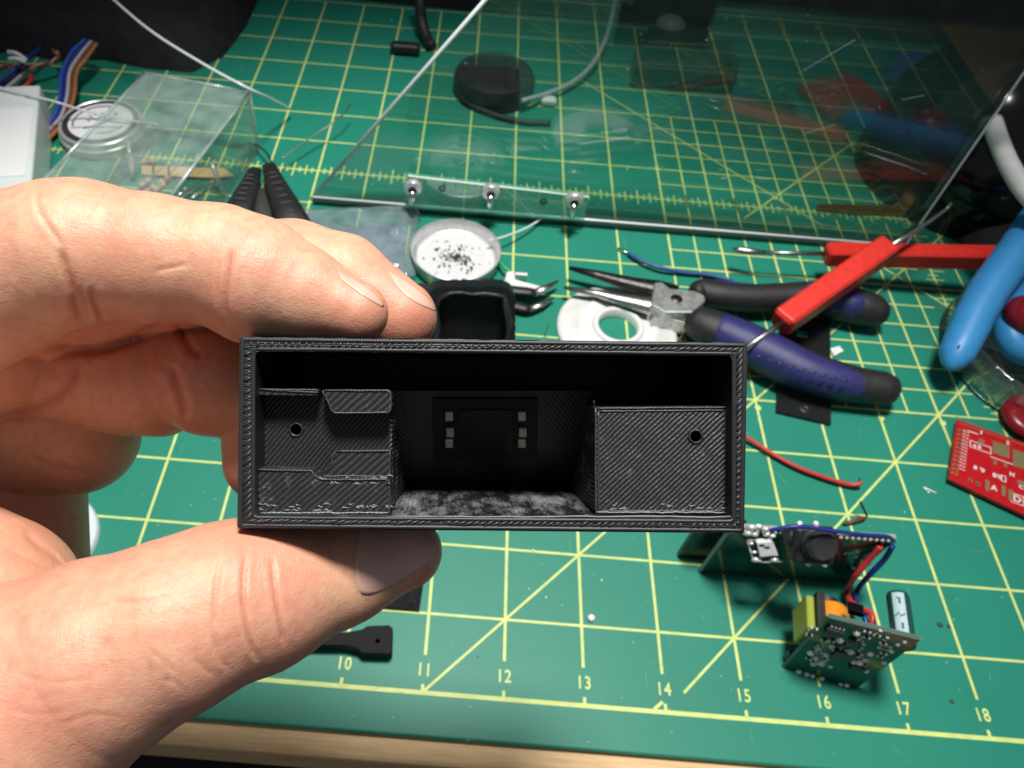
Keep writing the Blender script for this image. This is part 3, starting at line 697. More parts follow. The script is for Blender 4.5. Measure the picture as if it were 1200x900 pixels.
def nail(poly, off=.002, thick=.009, nr=9):
    """a nail plate laid on the finger: its rounded outline is followed on the skin and raised a little"""
    lp = spline([(x, y, 0) for x, y in poly + [poly[0]]], 5)[:-1]; c_ = sum(lp, V((0, 0, 0))) / len(lp); q = MB(); rows = []
    for i in range(nr + 1):
        s_ = 1 - i / (nr + .2); row = []
        for p in lp:
            w = c_ + (p - c_) * s_; k = 1.0
            for _ in range(12):
                u_ = c_ + (w - c_) * k; h, nr_, _i, _d2 = bvh.ray_cast(CAMP - hl, ray(u_.x, u_.y).normalized())
                if h is not None and (h + hl - CAMP).dot(_f) < 13.2: break
                k *= .95
            lift = off + thick * (1 - max(0, s_ - .8) / .2 * .75)
            row.append(h + nr_ * lift + hl)
        rows.append(row)
    q.loft(rows, cap0=False)
    for _ in range(2):
        m_ = len(lp); W_ = list(q.v)
        for i in range(1, nr):
            for j in range(m_):
                nb = [W_[(i - 1) * m_ + j], W_[(i + 1) * m_ + j], W_[i * m_ + (j + 1) % m_], W_[i * m_ + j - 1]]
                q.v[i * m_ + j] = tuple(.5 * W_[i * m_ + j][a] + .125 * sum(n__[a] for n__ in nb) for a in range(3))
    o = q.build('fingernail', MAT['nail'], hand, smooth=True); so = o.modifiers.new('thickness', 'SOLIDIFY'); so.thickness = thick; so.offset = -1
    return o
nail([(420, 614), (417, 640), (416, 662), (419, 686), (425, 697), (440, 696), (462, 686), (486, 672), (502, 660), (510, 646), (513, 630), (510, 616), (470, 611), (440, 611)])
nail([(396, 319), (405, 322), (421, 331), (437, 343), (448, 355), (449, 360), (441, 356), (426, 347), (411, 336), (400, 327)])
nail([(456, 319), (465, 323), (481, 333), (497, 346), (508, 358), (512, 365), (501, 361), (486, 354), (473, 344), (463, 332)])

# ================================================================== THINGS ON THE MAT
ZU = V((0, 0, 1))
def px2cm(px, py, z=0): return (at(px, py, z) - CAMP).dot(_f) / FPX      # cm per pixel there
def pxprism(poly, z1, z0, mb=None):
    q = mb or MB(); q.prism([at(x, y, z1) for x, y in poly], (0, 0, z0 - z1)); return q
def wirepts(pts): return spline([at(*p) for p in pts], 8)
def wire(name, label, cat, pts, r, m, group=None):
    q = MB(); q.tube(wirepts(pts), r, 7); o = q.build(name, m, smooth=True); return tag(o, label, cat, group)

# ---- clear pane standing across the mat
PY, PT = 22.97, .36
pn_ = thing('acrylic_pane', 'large clear acrylic pane standing upright across the far half of the mat', 'clear pane', (35, PY, 0))
prof = [(20.4, .02), (49.65, .02), (49.65, 14.5), (31.2, 14.5)]
q = MB(); q.prism([V((x, PY, z)) for x, z in prof], (0, PT, 0)); q.build('sheet', clear_plastic('pane_clear', (.79, .87, .84), .075, haze=.022, hcol=(.6, .7, .68), rough=.012), pn_)
q = MB()
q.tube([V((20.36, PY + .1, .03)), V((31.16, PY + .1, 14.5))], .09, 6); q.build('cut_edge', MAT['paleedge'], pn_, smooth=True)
q = MB(); q.box((49.72, PY + PT / 2, 7.26), .12, PT * .8, 14.4); q.build('cut_edge', MAT['darkglass'], pn_)
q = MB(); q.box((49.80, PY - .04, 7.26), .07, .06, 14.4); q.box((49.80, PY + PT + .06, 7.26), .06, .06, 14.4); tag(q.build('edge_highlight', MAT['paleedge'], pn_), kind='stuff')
q = MB(); q.box((35.1, PY - .16, .16), 29.2, .28, .30, bev=.05); q.build('dark_band', MAT['darkglass'], pn_)  # added dark strip, drawn as the dark band under the pane's bright edge
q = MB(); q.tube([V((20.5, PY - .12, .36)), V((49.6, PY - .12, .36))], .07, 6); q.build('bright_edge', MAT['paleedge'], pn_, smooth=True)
q = MB(); r7 = np.random.default_rng(31)
for k in range(60):
    c_ = V((float(r7.uniform(24, 49)), PY - .003, float(r7.uniform(.8, 11)))); d_ = float(r7.uniform(.010, .03)) * (1 if k % 9 else 2.2)
    q.lathe(c_, [(d_, 0), (d_ * .7, .012), (0, .014)], 6, (V((1, 0, 0)), ZU, V((0, -1, 0))))
for k in range(4):
    a = V((float(r7.uniform(27, 48)), PY - .004, float(r7.uniform(1, 9)))); an = float(r7.uniform(-.6, .8)); q.tube([a, a + V((math.cos(an), 0, math.sin(an))) * float(r7.uniform(.5, 2.2))], .012, 4)
tag(q.build('dust_speck', mat('pane_dust', (.22, .25, .24), .8), pn_), kind='stuff')
# ---- small acrylic bracket with three bolts
br = thing('bolted_strip', 'narrow clear plastic strip with three bolts along the foot of the pane', 'clear strip', (28, PY - .6, 0))
def onp(px, py, y): return on(px, py, V((0, y, 0)), V((0, 1, 0)))
yb = PY - .55
q = MB(); q.prism([onp(478, 206, yb), onp(690, 231, yb), onp(684, 260, yb), onp(474, 243, yb)], (0, .22, 0)); q.build('strip', clear_plastic('strip_clear', (.80, 1.0, .93), .12, haze=.38, hcol=(.30, .72, .60)), br)
q = MB(); q.tube([onp(478, 206, yb), onp(690, 231, yb)], .035, 5); q.build('strip_edge', MAT['paleedge'], br)
for x, y in ((484, 226), (575.5, 231), (673, 241)):
    c = onp(x, y - 7, yb - .28); s = px2cm(x, y)
    q = MB(); q.lathe(c, [(0, -.2), (.26, -.2), (.42, -.08), (.46, .06), (.40, .2), (.24, .26), (0, .26)], 10, (V((1, 0, 0)), ZU, V((0, -1, 0))))
    bolt = q.build('bolt', MAT['tin'], br, smooth=True, auto=40)
    q = MB(); q.tube([c + V((0, -.2, -.1)), c + V((0, -.35, -.35)), c + V((0, -.38, -.75))], [.17, .15, .13], 8); q.build('bolt_shank', MAT['chrome'], bolt, smooth=True)
    q = MB(); q.lathe(c, [(.1, .27), (.22, .275), (.22, .29), (0, .29)], 6, (V((1, 0, 0)), ZU, V((0, -1, 0)))); q.build('socket', MAT['black'], bolt)
for x, y in ((518, 221), (637, 236)):
    q = MB(); q.lathe(onp(x, y, yb - .01), [(.10, 0), (.17, 0), (.17, .03), (.10, .03)], 12, (V((1, 0, 0)), ZU, V((0, -1, 0)))); q.build('screw_hole', MAT['darksteel'], br)

# ---- clear lidded box with resistors
zt = 3.45
TL, TR, NR = at(170, 85, zt), at(292, 108, zt), at(196, 236, zt)
ux = (TR - TL); uy = (NR - TR); wx, wy = ux.length, uy.length; ux.normalize(); uy = (uy - ux * uy.dot(ux)).normalized()
wy = 9.2
cb = thing('clear_box', 'clear plastic box with frosted walls holding resistors behind the fingers', 'clear box', TR * 0 + (TL + ux * wx / 2 + uy * wy / 2) - V((0, 0, zt)))
BXM = clear_plastic('box_clear', (.97, .99, .98), .05, haze=.12, hcol=(.75, .85, .82), rough=.12)
q = MB(); q.prism([TL, TR, TR + uy * wy, TL + uy * wy], (0, 0, -.10)); q.build('lid', BXM, cb)
for a, e in ((TL, TR), (TR, TR + uy * wy), (TR + uy * wy, TL + uy * wy), (TL + uy * wy, TL)):
    a2, e2 = V((a.x, a.y, 0.02)), V((e.x, e.y, 0.02)); inn = ((TL + TR) / 2 + uy * wy / 2 - (a + e) / 2); inn.z = 0; inn = inn.normalized() * .10
    q = MB(); q.prism([a - V((0, 0, .11)), e - V((0, 0, .11)), e2, a2], inn); q.build('side', BXM, cb)
EDG = clear_plastic('box_edge', (.9, .95, .95), .12, haze=.35, hcol=(.75, .85, .82), rough=.2)
for a, e in ((TL, TR), (TR, TR + uy * wy), (TL, TL + uy * wy), (TR, V((TR.x, TR.y, .05)))):
    q = MB(); q.tube([a, e], .085, 6); q.build('edge', EDG, cb, smooth=True)
for i, (x0, y0, x1, y1) in enumerate(((150, 165, 156, 208), (247, 190, 262, 226))):
    q = MB(); q.tube([at(x0, y0, 1.6), at(x1, y1, .2)], .14, 8); q.build('corner_rib', EDG, cb, smooth=True)
tp = thing('paper_tape', 'strip of brown component tape lying inside the clear box', 'paper tape', at(215, 202, .15))
q = MB(); pxprism([(166, 194), (262, 197), (275, 206), (250, 208), (166, 204)], .22, .16, q); q.build('tape', MAT['card'], tp)
for x in (178, 196):
    q = MB(); pxprism([(x, 193), (x + 3, 193), (x + 3, 205), (x, 205)], .25, .222, q); q.build('tape_mark', MAT['ink'], tp)
RG = 'loose resistors inside the clear box'
rl = ['tan resistor above the brown tape in the clear box', 'tan resistor nearest the left end below the tape', 'tan resistor just right of the first below the tape', 'tan resistor lying second from right below the tape', 'tan resistor furthest right of those below the tape']
for i, ((x, y), an) in enumerate(zip(((174, 189), (170, 214), (176, 222), (187, 219), (193, 211)), (.2, 1.2, 1.0, 1.1, 1.3))):
    c = at(x, y, .22); d = V((math.cos(an), math.sin(an), 0))
    rt = thing('resistor', rl[i], 'resistor', c, RG)
    q = MB(); q.tube([c + d * t for t in (-.36, -.3, -.2, 0, .2, .3, .36)], [.05, .13, .14, .11, .14, .13, .05], 8); q.build('body', MAT['tan'], rt, smooth=True)
    for k, mm in ((-.1, 'brown'), (.0, 'ink'), (.1, 'redwire')):
        q = MB(); q.tube([c + d * (k - .025), c + d * (k + .025)], .128, 8); q.build('band', MAT[mm], rt, smooth=True)
    q = MB(); q.tube([c - d * 1.3, c + d * 1.3], .03, 5); q.build('lead', MAT['chrome'], rt)
ll = ['bright metal pin lying lowest in the clear box', 'bright metal pin second from bottom in the clear box', 'bright metal pin in the middle of the bunch in the clear box', 'bright metal pin fourth in the bunch near the right wall', 'bright metal pin topmost in the bunch near the right wall']
for i, (x0, y0, x1, y1) in enumerate(((205, 232, 222, 221), (212, 233, 238, 212), (224, 233, 247, 216), (232, 226, 252, 213), (208, 226, 226, 218))):
    wire('metal_pin', ll[i], 'metal pin', [(x0, y0, .2), ((x0 + x1) / 2, (y0 + y1) / 2 - 1, .3), (x1, y1, .25)], [.05] * 17, MAT['chrome'], 'metal pins in the clear box')

# ---- round tin with a label
tn = thing('round_tin', 'round metal tin with black and white label beside the clear box', 'tin', at(124, 158))
c = at(124, 160); R_ = 2.10; h = .9
q = MB(); q.lathe(c, [(0, .02), (R_ * .97, .02), (R_, .1), (R_, h * .42), (R_ * 1.03, h * .46), (R_ * 1.03, h * .56), (R_ * .985, h * .6), (R_ * .985, h * .95), (R_ * .95, h), (R_ * .93, h - .03), (0, h - .03)], 64); q.build('tin_body', MAT['tin'], tn, smooth=True, auto=35)
q = MB(); q.lathe(c, [(0, h - .025), (R_ * .90, h - .025), (R_ * .90, h - .01), (0, h - .01)], 64); q.build('label_ring', mat('label_black', (.03, .03, .045), .5), tn)
q = MB(); q.lathe(c + V((0, .02, 0)), [(0, h - .008), (R_ * .76, h - .008), (R_ * .76, h + .006), (0, h + .006)], 64); lab = q.build('label_disc', MAT['paper'], tn)
q = MB()
def arc(cc, r, a0, a1, z, w=.03): q.tube([cc + V((r * math.cos(a), r * math.sin(a), z)) for a in np.linspace(a0, a1, 24).tolist()], w, 4)
zc = h + .01
arc(c, 1.35, 1.5, 3.6, zc, .045); q.tube([c + V((-1.25, -.75, zc)), c + V((-.2, -.55, zc)), c + V((1.2, -.35, zc))], .035, 4)
q.tube([c + V((-.6, -.75, zc)), c + V((.15, -.2, zc)), c + V((.5, .35, zc))], .045, 4)
q.tube([c + V((-.75, .45, zc)), c + V((-.35, .1, zc))], .03, 4); q.tube([c + V((-.2, .75, zc)), c + V((.05, .5, zc))], .03, 4)
for i in range(10):
    a = -1.55 + i * .12; p = c + V((1.05 * math.cos(a) + .2, 1.25 * math.sin(a) + .15, zc)); q.tube([p, p + V((float(rng.normal(0, .06)), .16, 0))], .032, 4)
for i in range(8):
    p = c + V((float(rng.uniform(-.7, .1)), float(rng.uniform(-.1, .5)), zc)); q.tube([p, p + V((.16, float(rng.normal(0, .04)), 0))], .022, 4)
for p in ((.55, .75), (.95, .35)): q.lathe(c + V((p[0], p[1], zc)), [(0, 0), (.1, 0), (.1, .01), (0, .01)], 8)
tag(q.build('label_print', MAT['ink'], lab), kind='stuff')

# ---- white plastic box at the left edge
wb = thing('white_box', 'white plastic box at the left edge above the index finger', 'plastic box', at(0, 160))
top = [(-80, 104), (47, 99), (36, 222), (-100, 235)]
q = MB(); pxprism(top, 2.0, 0.02, q); q.build('box_body', mat('milky_plastic', (.74, .80, .79), .35, col2=(.68, .75, .74), vs_=1), wb, bevel=.12)
q = MB(); pxprism([(-80, 128), (40, 125), (29, 205), (-95, 214)], 2.06, 2.003, q); q.build('lid_panel', mat('lid_white', (.84, .86, .86), .4), wb, bevel=.03)
q = MB(); q.tube([at(-80, 116, 2.0), at(45, 113, 2.0)], .05, 6); q.build('lid_ridge', MAT['white'], wb, smooth=True)

# ---- loose coloured wires at the upper left
wt = thing('ribbon_wires', 'ribbon of blue, grey, brown and orange wires curving beside the tin', 'wires', at(75, 120))
for i, (mm, off) in enumerate((('bluewire', 0), ('bluewire', 5), ('grey', 9), ('brown', 13), ('orangew', 17))):
    pts = [(100 + off * .8, 46 + off * .3, 1.6), (84 + off, 62 + off * .4, 1.4), (73 + off, 85, 1.1), (70 + off, 112, .8), (64 + off * .8, 135 + off * .3, .5), (46 + off * .6, 152 + off * .7, .3)]
    q = MB(); q.tube(wirepts(pts), .105, 7); q.build('wire', mat('vivid_blue', (.03, .09, .45), .4) if i == 0 else MAT[mm], wt, smooth=True)
w2 = thing('wire_bundle', 'tangle of twisted wires above the white box at the far left', 'wires', at(20, 85))
for i, (mm, pts) in enumerate((('bluewire', [(-20, 108, .4), (5, 92, .8), (28, 72, 1.2), (48, 56, 1.2)]), ('grey', [(2, 108, .3), (20, 93, .6), (34, 80, .8)]), ('white', [(8, 106, .3), (26, 90, .5), (34, 78, .8)]), ('white', [(10, 61, 1.6), (20, 63, 1.7), (31, 71, 1.5)]), ('white', [(11, 69, 1.6), (20, 69, 1.7), (30, 73, 1.5)]), ('redwire', [(24, 104, .3), (34, 97, .4), (38, 86, .6)]), ('bluewire', [(-10, 106, .3), (10, 97, .4), (30, 78, .8)]))):
    q = MB(); q.tube(wirepts(pts), .12, 7); q.build('wire', MAT[mm], w2, smooth=True)
for ph in (0, math.pi):
    P = wirepts([(-15, 82, 1.0), (10, 78, 1.0), (35, 79, 1.0), (58, 74, 1.0), (70, 66, 1.1), (62, 60, 1.2)])
    P = [p + V((0, .09 * math.sin(i * .8 + ph), .09 * math.cos(i * .8 + ph))) for i, p in enumerate(P)]
    q = MB(); q.tube(P, .085, 6); q.build('wire', mat('pinkish_wire', (.42, .24, .20), .5) if ph else MAT['brown'], w2, smooth=True)

# ---- clear fibres
wire('clear_fibre', 'long clear fibre running down from the top edge past the clear box', 'plastic fibre', [(120, -12, 4.6), (175, 35, 4.6), (240, 76, 4.2), (292, 104, 3.6), (318, 116, 2.2), (340, 128, .6)], .07, MAT['fibre'])
wire('clear_fibre', 'short clear fibre lying across the white box and the round tin', 'plastic fibre', [(-10, 100, 2.2), (60, 118, 2.1), (100, 130, 1.4), (150, 141, 1.1), (186, 146, .8)], .06, MAT['fibre'])
wire('thin_wire', 'thin bare wire curving up between black tool and pane', 'wire', [(330, 186, .8), (352, 170, .9), (372, 156, 1.0), (398, 138, 1.2), (411, 122, 1.3)], .04, MAT['steel'])
wire('black_lead', 'thin black lead arching just above the black two-pronged tool', 'wire', [(290, 166, .4), (304, 172, .6), (313, 180, .8), (319, 192, .9)], .05, MAT['rubber'])
wire('clear_fibre', 'short clear fibre reaching from the dish of shavings to the pane', 'plastic fibre', [(572, 282, .7), (592, 277, .7), (615, 268, .5), (634, 257, .3)], .05, MAT['fibre'])

# ---- black two-pronged tool
ct = thing('pronged_tool', 'black plastic tool with two tapered prongs pointing up behind the index finger', 'hand tool', at(310, 250))
for pts, rr in (([(299, 199, .9), (293, 216, .95), (283, 240, 1.0), (268, 280, 1.0)], (.34, .50, .68, .85)), ([(315, 194, .9), (322, 214, .95), (336, 244, 1.0), (354, 285, 1.0)], (.36, .52, .72, .9))):
    P = [at(*p) for p in pts]; q = MB(); q.tube(P, list(rr), 10, flat=.5, up=ZU); pr_ = q.build('prong', MAT['rubber'], ct, smooth=True)
    for k in range(7):
        t = .25 + k * .085; i = min(2, int(t * 3)); a = P[i].lerp(P[i + 1], t * 3 - i); dd = (P[-1] - P[0]).normalized(); sd = V((dd.y, -dd.x, 0)); z_ = ZU * (.27 + .17 * t)
        q = MB(); q.box(a + z_, .30 + .10 * (k % 3), .06, .07, (sd, dd, ZU)); q.build('raised_mark', mat('mark_grey', (.09, .09, .09), .6), pr_)
q = MB(); q.tube([at(306, 222, .9), at(308, 250, .9), at(310, 290, .9)], [.18, .45, .6], 8, flat=.6); q.build('hinge_web', mat('web_grey', (.05, .055, .05), .5), ct, smooth=True)

# ---- silvery bag
bg = thing('plastic_bag', 'clear plastic bag with blue-grey foil inside beside the round dish', 'plastic bag', at(430, 290))
def sheet(poly, z, amp, m, name, parent, n=34, seed=0, thick=.03):
    """a crumpled sheet over a four sided outline"""
    r2 = np.random.default_rng(seed); ph = r2.uniform(0, 6.28, (14, 3)); fr = r2.uniform(.6, 4.2, 14); an = r2.uniform(0, 6.28, 14)
    A, Bc, Cc, D = [at(x, y, z) for x, y in poly]; rows = []
    for i in range(n + 1):
        row = []
        for j in range(n + 1):
            u, v = i / n, j / n; p = A.lerp(D, u).lerp(Bc.lerp(Cc, u), v)
            hgt = sum(abs(math.sin(fr[k] * (p.x * math.cos(an[k]) + p.y * math.sin(an[k])) + ph[k, 0])) / (fr[k] + .5) for k in range(14)) / 5
            e = min(1, 8 * min(u, 1 - u, v, 1 - v) + .12)
            row.append(p + V((0, 0, amp * float(hgt) * e)))
        rows.append(row)
    q = MB(); q.grid(rows); o = q.build(name, m, parent, smooth=True); s_ = o.modifiers.new('thickness', 'SOLIDIFY'); s_.thickness = thick; s_.offset = 0
    return o
sheet([(352, 246), (492, 241), (487, 324), (340, 345)], .25, .55, clear_plastic('bag_film', (.93, .96, .97), .12, haze=.18, hcol=(.6, .75, .8), rough=.06), 'film', bg, seed=3)
sheet([(372, 268), (476, 265), (474, 322), (350, 345)], .12, .30, mat('antistatic_foil', (.34, .41, .52), .30, .25, col2=(.20, .26, .36), vs_=1.2), 'foil', bg, seed=5)

# ---- round dish of shavings
dc = at(533, 306); R_ = 2.06
ds = thing('round_dish', 'small round metal dish holding dark shavings beside the plastic bag', 'dish', dc)
q = MB(); q.lathe(dc, [(0, .03), (R_ * .94, .03), (R_ * .98, .12), (R_, .72), (R_ * 1.015, .78), (R_ * .985, .80), (R_ * .965, .74), (R_ * .95, .2), (R_ * .90, .16), (0, .16)], 64); q.build('dish_body', MAT['tin'], ds, smooth=True, auto=40)
q = MB(); q.lathe(dc, [(0, .165), (R_ * .90, .165), (R_ * .89, .18), (0, .18)], 48); q.build('paper_liner', mat('liner', (.66, .67, .68), .7), ds)
q = MB()
for i in range(190):
    a = rng.uniform(0, 6.28); r = abs(rng.normal(0, .72)); r = min(r, 1.75)
    p = dc + V((float(r * math.cos(a)) * .92 + .05, float(r * math.sin(a)) * .8, .20 + .05 * float(rng.random()))); s = float(rng.uniform(.03, .15))
    ax_ = [V(rng.normal(0, 1, 3).tolist()).normalized() for _ in range(3)]
    q.add([p + ax_[0] * s, p + ax_[1] * s * .8, p + ax_[2] * s, p - ax_[0] * s * .6], [(0, 1, 2), (0, 2, 3), (0, 3, 1), (1, 3, 2)])
tag(q.build('metal_shavings', mat('shaving', (.10, .095, .09), .5, .3)), 'pile of tiny dark shavings in the round dish', 'shavings', kind='stuff')

# ---- rough black printed shell behind the housing
bs = thing('printed_shell', 'hollow black printed shell with rough rounded mouth behind the held box', 'printed part', at(540, 400))
P0 = at(550, 402, 0.1); sn_ = (CAMP - P0).normalized(); sn_ = (sn_ + V((0, -.25, 0))).normalized()
def rr(x0, y0, x1, y1, r, n, jit, seed):
    r3 = np.random.default_rng(seed); pts = rounded([(x0, y0), (x1, y0), (x1, y1), (x0, y1)], r, n); out = []
    for i, p in enumerate(pts):
        a, e = V(p), V(pts[(i + 1) % len(pts)]); k = max(1, int((e - a).length / 4))
        for j in range(k): c_ = a.lerp(e, j / k); out.append((c_.x + r3.normal(0, jit), c_.y + r3.normal(0, jit)))
    return out
sn_ = V((0, -.86, .5)).normalized(); P0 = at(550, 436, 0.05)
ro_, ri_ = rr(500, 336, 604, 436, 20, 6, .5, 1), rr(511, 344, 596, 428, 18, 6, 1.1, 2); sd_ = V((-.05, .72, -.30))
q = MB(); q.prism([on(x, y, P0, sn_) for x, y in ro_], sd_, holes=[[on(x, y, P0, sn_) for x, y in ri_]])
q.build('shell', printed('shell_print', .3, .09, axes=(V((1, 0, 0)), ZU), strength=.6), bs)
q = MB(); bb_ = [on(x, y, P0, sn_) for x, y in ri_]; pts = bb_[::3] + [bb_[0]]; q.tube([p + sn_ * float(rng.normal(.0, .03)) for p in pts], [.06 + .13 * float(rng.random()) for _ in pts], 6, cap=False)
q.build('rough_rim', mat('frayed_black', (.02, .02, .022), .32, bump=1, bscale=6), bs, smooth=True)
q = MB(); q.prism([on(x, y, P0, sn_) + sd_ * .96 for x, y in ri_], sd_ * .1); q.build('back', mat('shell_inside_shade', (.004, .005, .005), .5, spec=.3), bs)  # plate coloured near black, standing in for the shade inside the shell
q = MB(); pxprism([(440, 328), (588, 333), (600, 345), (506, 348), (504, 420), (430, 420)], 1.2, .05, q); q.build('arm', MAT['black'], bs, bevel=.2)

# ---- bent tweezers
tw = thing('bent_tweezers', 'black tweezers with bent bare metal tips pointing right of the printed shell', 'tweezers', at(600, 352))
for pts, tip in (([(520, 334, .5), (590, 339, .6), (620, 342, .6), (628, 343, .6)], [(626, 343, .6), (640, 337, .6), (654, 329, .55)]), ([(530, 352, .3), (600, 357, .35), (615, 361, .35), (622, 362, .35)], [(620, 362, .35), (634, 357, .35), (649, 349, .3)])):
    q = MB(); q.tube([at(*p) for p in pts], [.30, .28, .26, .2], 8, flat=.5); q.build('arm', MAT['black'], tw, smooth=True)
    q = MB(); q.tube([at(*p) for p in tip], [.20, .17, .05], 8, flat=.5); q.build('tip', MAT['steel'], tw, smooth=True)
# ---- white clip with green wire
wc = thing('white_clip', 'small white plastic clip with a flat tail above the tweezers', 'plastic clip', at(610, 332))
q = MB(); pxprism([(594, 318), (603, 317), (604, 327), (637, 336), (630, 341), (596, 336), (592, 326)], .5, .1, q); q.build('clip', MAT['white'], wc, bevel=.05)
q = MB(); pxprism([(604, 319), (618, 320), (618, 323), (604, 322)], .45, .3, q); q.build('tail', MAT['white'], wc)
q = MB(); pxprism([(586, 333), (593, 326), (595, 330), (589, 338)], .4, .1, q); q.build('latch', MAT['white'], wc)
wire('green_wire', 'short green wire between the round dish and white clip', 'wire', [(584, 306, .3), (590, 312, .5), (598, 319, .4)], .07, mat('green_wire', (.05, .45, .10), .4))

# ---- white ring
rg = thing('white_ring', 'white plastic ring with a wide hole partly behind the held box', 'plastic ring', at(722, 389)); c = at(722, 389)
q = MB(); q.lathe(c, [(r_ * .91, z_) for r_, z_ in ((.95, .02), (.95, .46), (1.02, .52), (1.14, .52), (1.22, .46), (1.26, .36), (1.38, .34), (1.75, .42), (1.9, .42), (1.98, .34), (2.7, .26), (2.86, .2), (2.9, .1), (2.88, .02), (.95, .02))], 72); q.build('ring', MAT['white'], rg, smooth=True, auto=50)

# ---- needle-nose pliers
pl = thing('needle_nose_pliers', 'needle-nose pliers with navy and black grips lying open on the mat', 'pliers', at(880, 380))
q = MB()
def taper(pts): q.tube([at(*p[:3]) for p in pts], [p[3] for p in pts], 8, flat=.8)
taper([(667, 314, .8, .10), (700, 322, .85, .22), (740, 333, .9, .36), (772, 340, .95, .48), (792, 346, .95, .5)]); q.build('jaw', MAT['darksteel'], pl, smooth=True)
q = MB(); taper([(661, 337, .7, .09), (700, 344, .75, .20), (740, 354, .8, .36), (770, 361, .85, .48), (800, 366, .85, .5)]); q.build('jaw', MAT['steel'], pl, smooth=True)
q = MB(); pxprism([(764, 350), (767, 331), (776, 330), (786, 338), (815, 341), (826, 346), (827, 352), (812, 366), (780, 366), (763, 356)], 1.35, .35, q); q.build('joint', mat('satin_steel', (.62, .63, .62), .42, .85, col2=(.42, .42, .40), vs_=4, bump=.2), pl, bevel=.06)
q = MB(); pxprism([(763, 364), (812, 367), (815, 376), (806, 380), (790, 374), (766, 372)], .95, .25, q); q.build('joint', MAT['steel'], pl, bevel=.05)
q = MB(); q.lathe(at(793, 350, 1.35), [(0, .03), (.22, .03), (.26, 0)], 16); q.build('rivet', MAT['darksteel'], pl, smooth=True)
def grip(core, navy):
    q = MB(); P = spline([at(*p[:3]) for p in core], 6); rs = np.interp(np.linspace(0, 1, len(P)), np.linspace(0, 1, len(core)), [p[3] for p in core]).tolist()
    q.tube(P, rs, 16, flat=.92, up=ZU); g_ = q.build('grip', MAT['rubber'], pl, smooth=True)
    for nv in navy:
        q = MB(); P = spline([at(*p[:3]) for p in nv], 6); rs = np.interp(np.linspace(0, 1, len(P)), np.linspace(0, 1, len(nv)), [p[3] for p in nv]).tolist()
        q.tube(P, rs, 14, flat=.9, up=ZU); q.build('grip_inlay', MAT['navy'], g_, smooth=True)
    return g_
grip([(812, 344, .9, .35), (822, 342, .9, .62), (845, 346, .9, .66), (880, 349, .9, .64), (920, 348, .9, .66), (955, 349, .9, .78), (985, 355, .9, .86), (1012, 361, .9, .84), (1028, 365, .9, .72), (1038, 367, .9, .45)],
     [[(838, 331, 1.1, .2), (852, 336, 1.15, .30), (880, 339, 1.15, .28), (905, 339, 1.1, .18)], [(922, 341, 1.1, .25), (945, 344, 1.1, .56), (972, 350, 1.1, .70), (996, 356, 1.1, .72), (1006, 359, 1.05, .6)]])
gl_ = grip([(806, 372, .9, .4), (814, 376, .9, .72), (832, 384, .95, .84), (865, 398, .95, .92), (900, 415, .95, .96), (940, 434, .95, .93), (975, 445, .95, .86), (1010, 452, .95, .76), (1035, 455, .95, .72), (1047, 456, .95, .55), (1053, 457, .95, .28)],
     [[(828, 381, 1.05, .5), (845, 387, 1.1, .78), (870, 399, 1.12, .88), (903, 415, 1.12, .90), (942, 434, 1.12, .86), (976, 445, 1.1, .78), (1004, 451, 1.05, .66), (1012, 453, 1.0, .5)]])
for k in range(9):                                        # the pressed pattern on the lower grip
    x, y = 886 + k * 12.5, 417 + k * 4.6 - (k * k) * .13
    q = MB(); a = at(x, y, 2.02 - .012 * k); q.tube([a, a + V((.16, -.03, 0)), a + V((.24, .05, 0))], .05, 5); q.build('raised_mark', MAT['navy'], gl_, smooth=True)

# ---- two red-handled picks
def pick(label, a, e, w, tips, group='red-handled picks'):
    a, e = at(*a), at(*e); d = (e - a).normalized(); sd = d.cross(ZU).normalized(); up = sd.cross(d)
    t = thing('red_pick', label, 'pick', a.lerp(e, .5), group)
    q = MB(); rings = []
    L_ = (e - a).length
    for s_, k in ((0, .72), (.12, .97), (.2, 1), (L_ - .2, 1), (L_ - .12, .97), (L_, .72)):
        c_ = a + d * s_; h_ = w / 2 * k; b_ = h_ * .8
        rings.append([c_ + sd * x * h_ + up * y * h_ for x, y in ((-1, -.8), (-.8, -1), (.8, -1), (1, -.8), (1, .8), (.8, 1), (-.8, 1), (-1, .8))])
    q.loft(rings); q.build('handle', MAT['red'], t)
    for tp_, rs in tips:
        q = MB(); q.tube([at(*p) for p in tp_], rs, 8); q.build('shaft', MAT['steel'], t, smooth=True)
pick('red square-handled pick lying flat, its flat white tip pointing left', (967, 298, 1.6), (1178, 302, 2.3), .86, [([(968, 297, 1.6), (930, 297, 1.5), (897, 296, 1.45)], .10), ([(897, 296, 1.45), (880, 295, 1.4), (866, 293, 1.35), (858, 292, 1.3)], [.10, .15, .17, .05])])
pick('red square-handled pick leaning across the other one and the pliers', (914, 379, 2.0), (1041, 290, 3.1), .98, [([(920, 376, 2.0), (900, 390, 1.9), (874, 408, 1.8)], .13), ([(1040, 291, 3.1), (1062, 277, 3.2), (1090, 259, 3.4), (1108, 246, 3.5), (1113, 241, 3.6), (1114, 239, 3.75)], [.14, .13, .11, .08, .07, .06])])

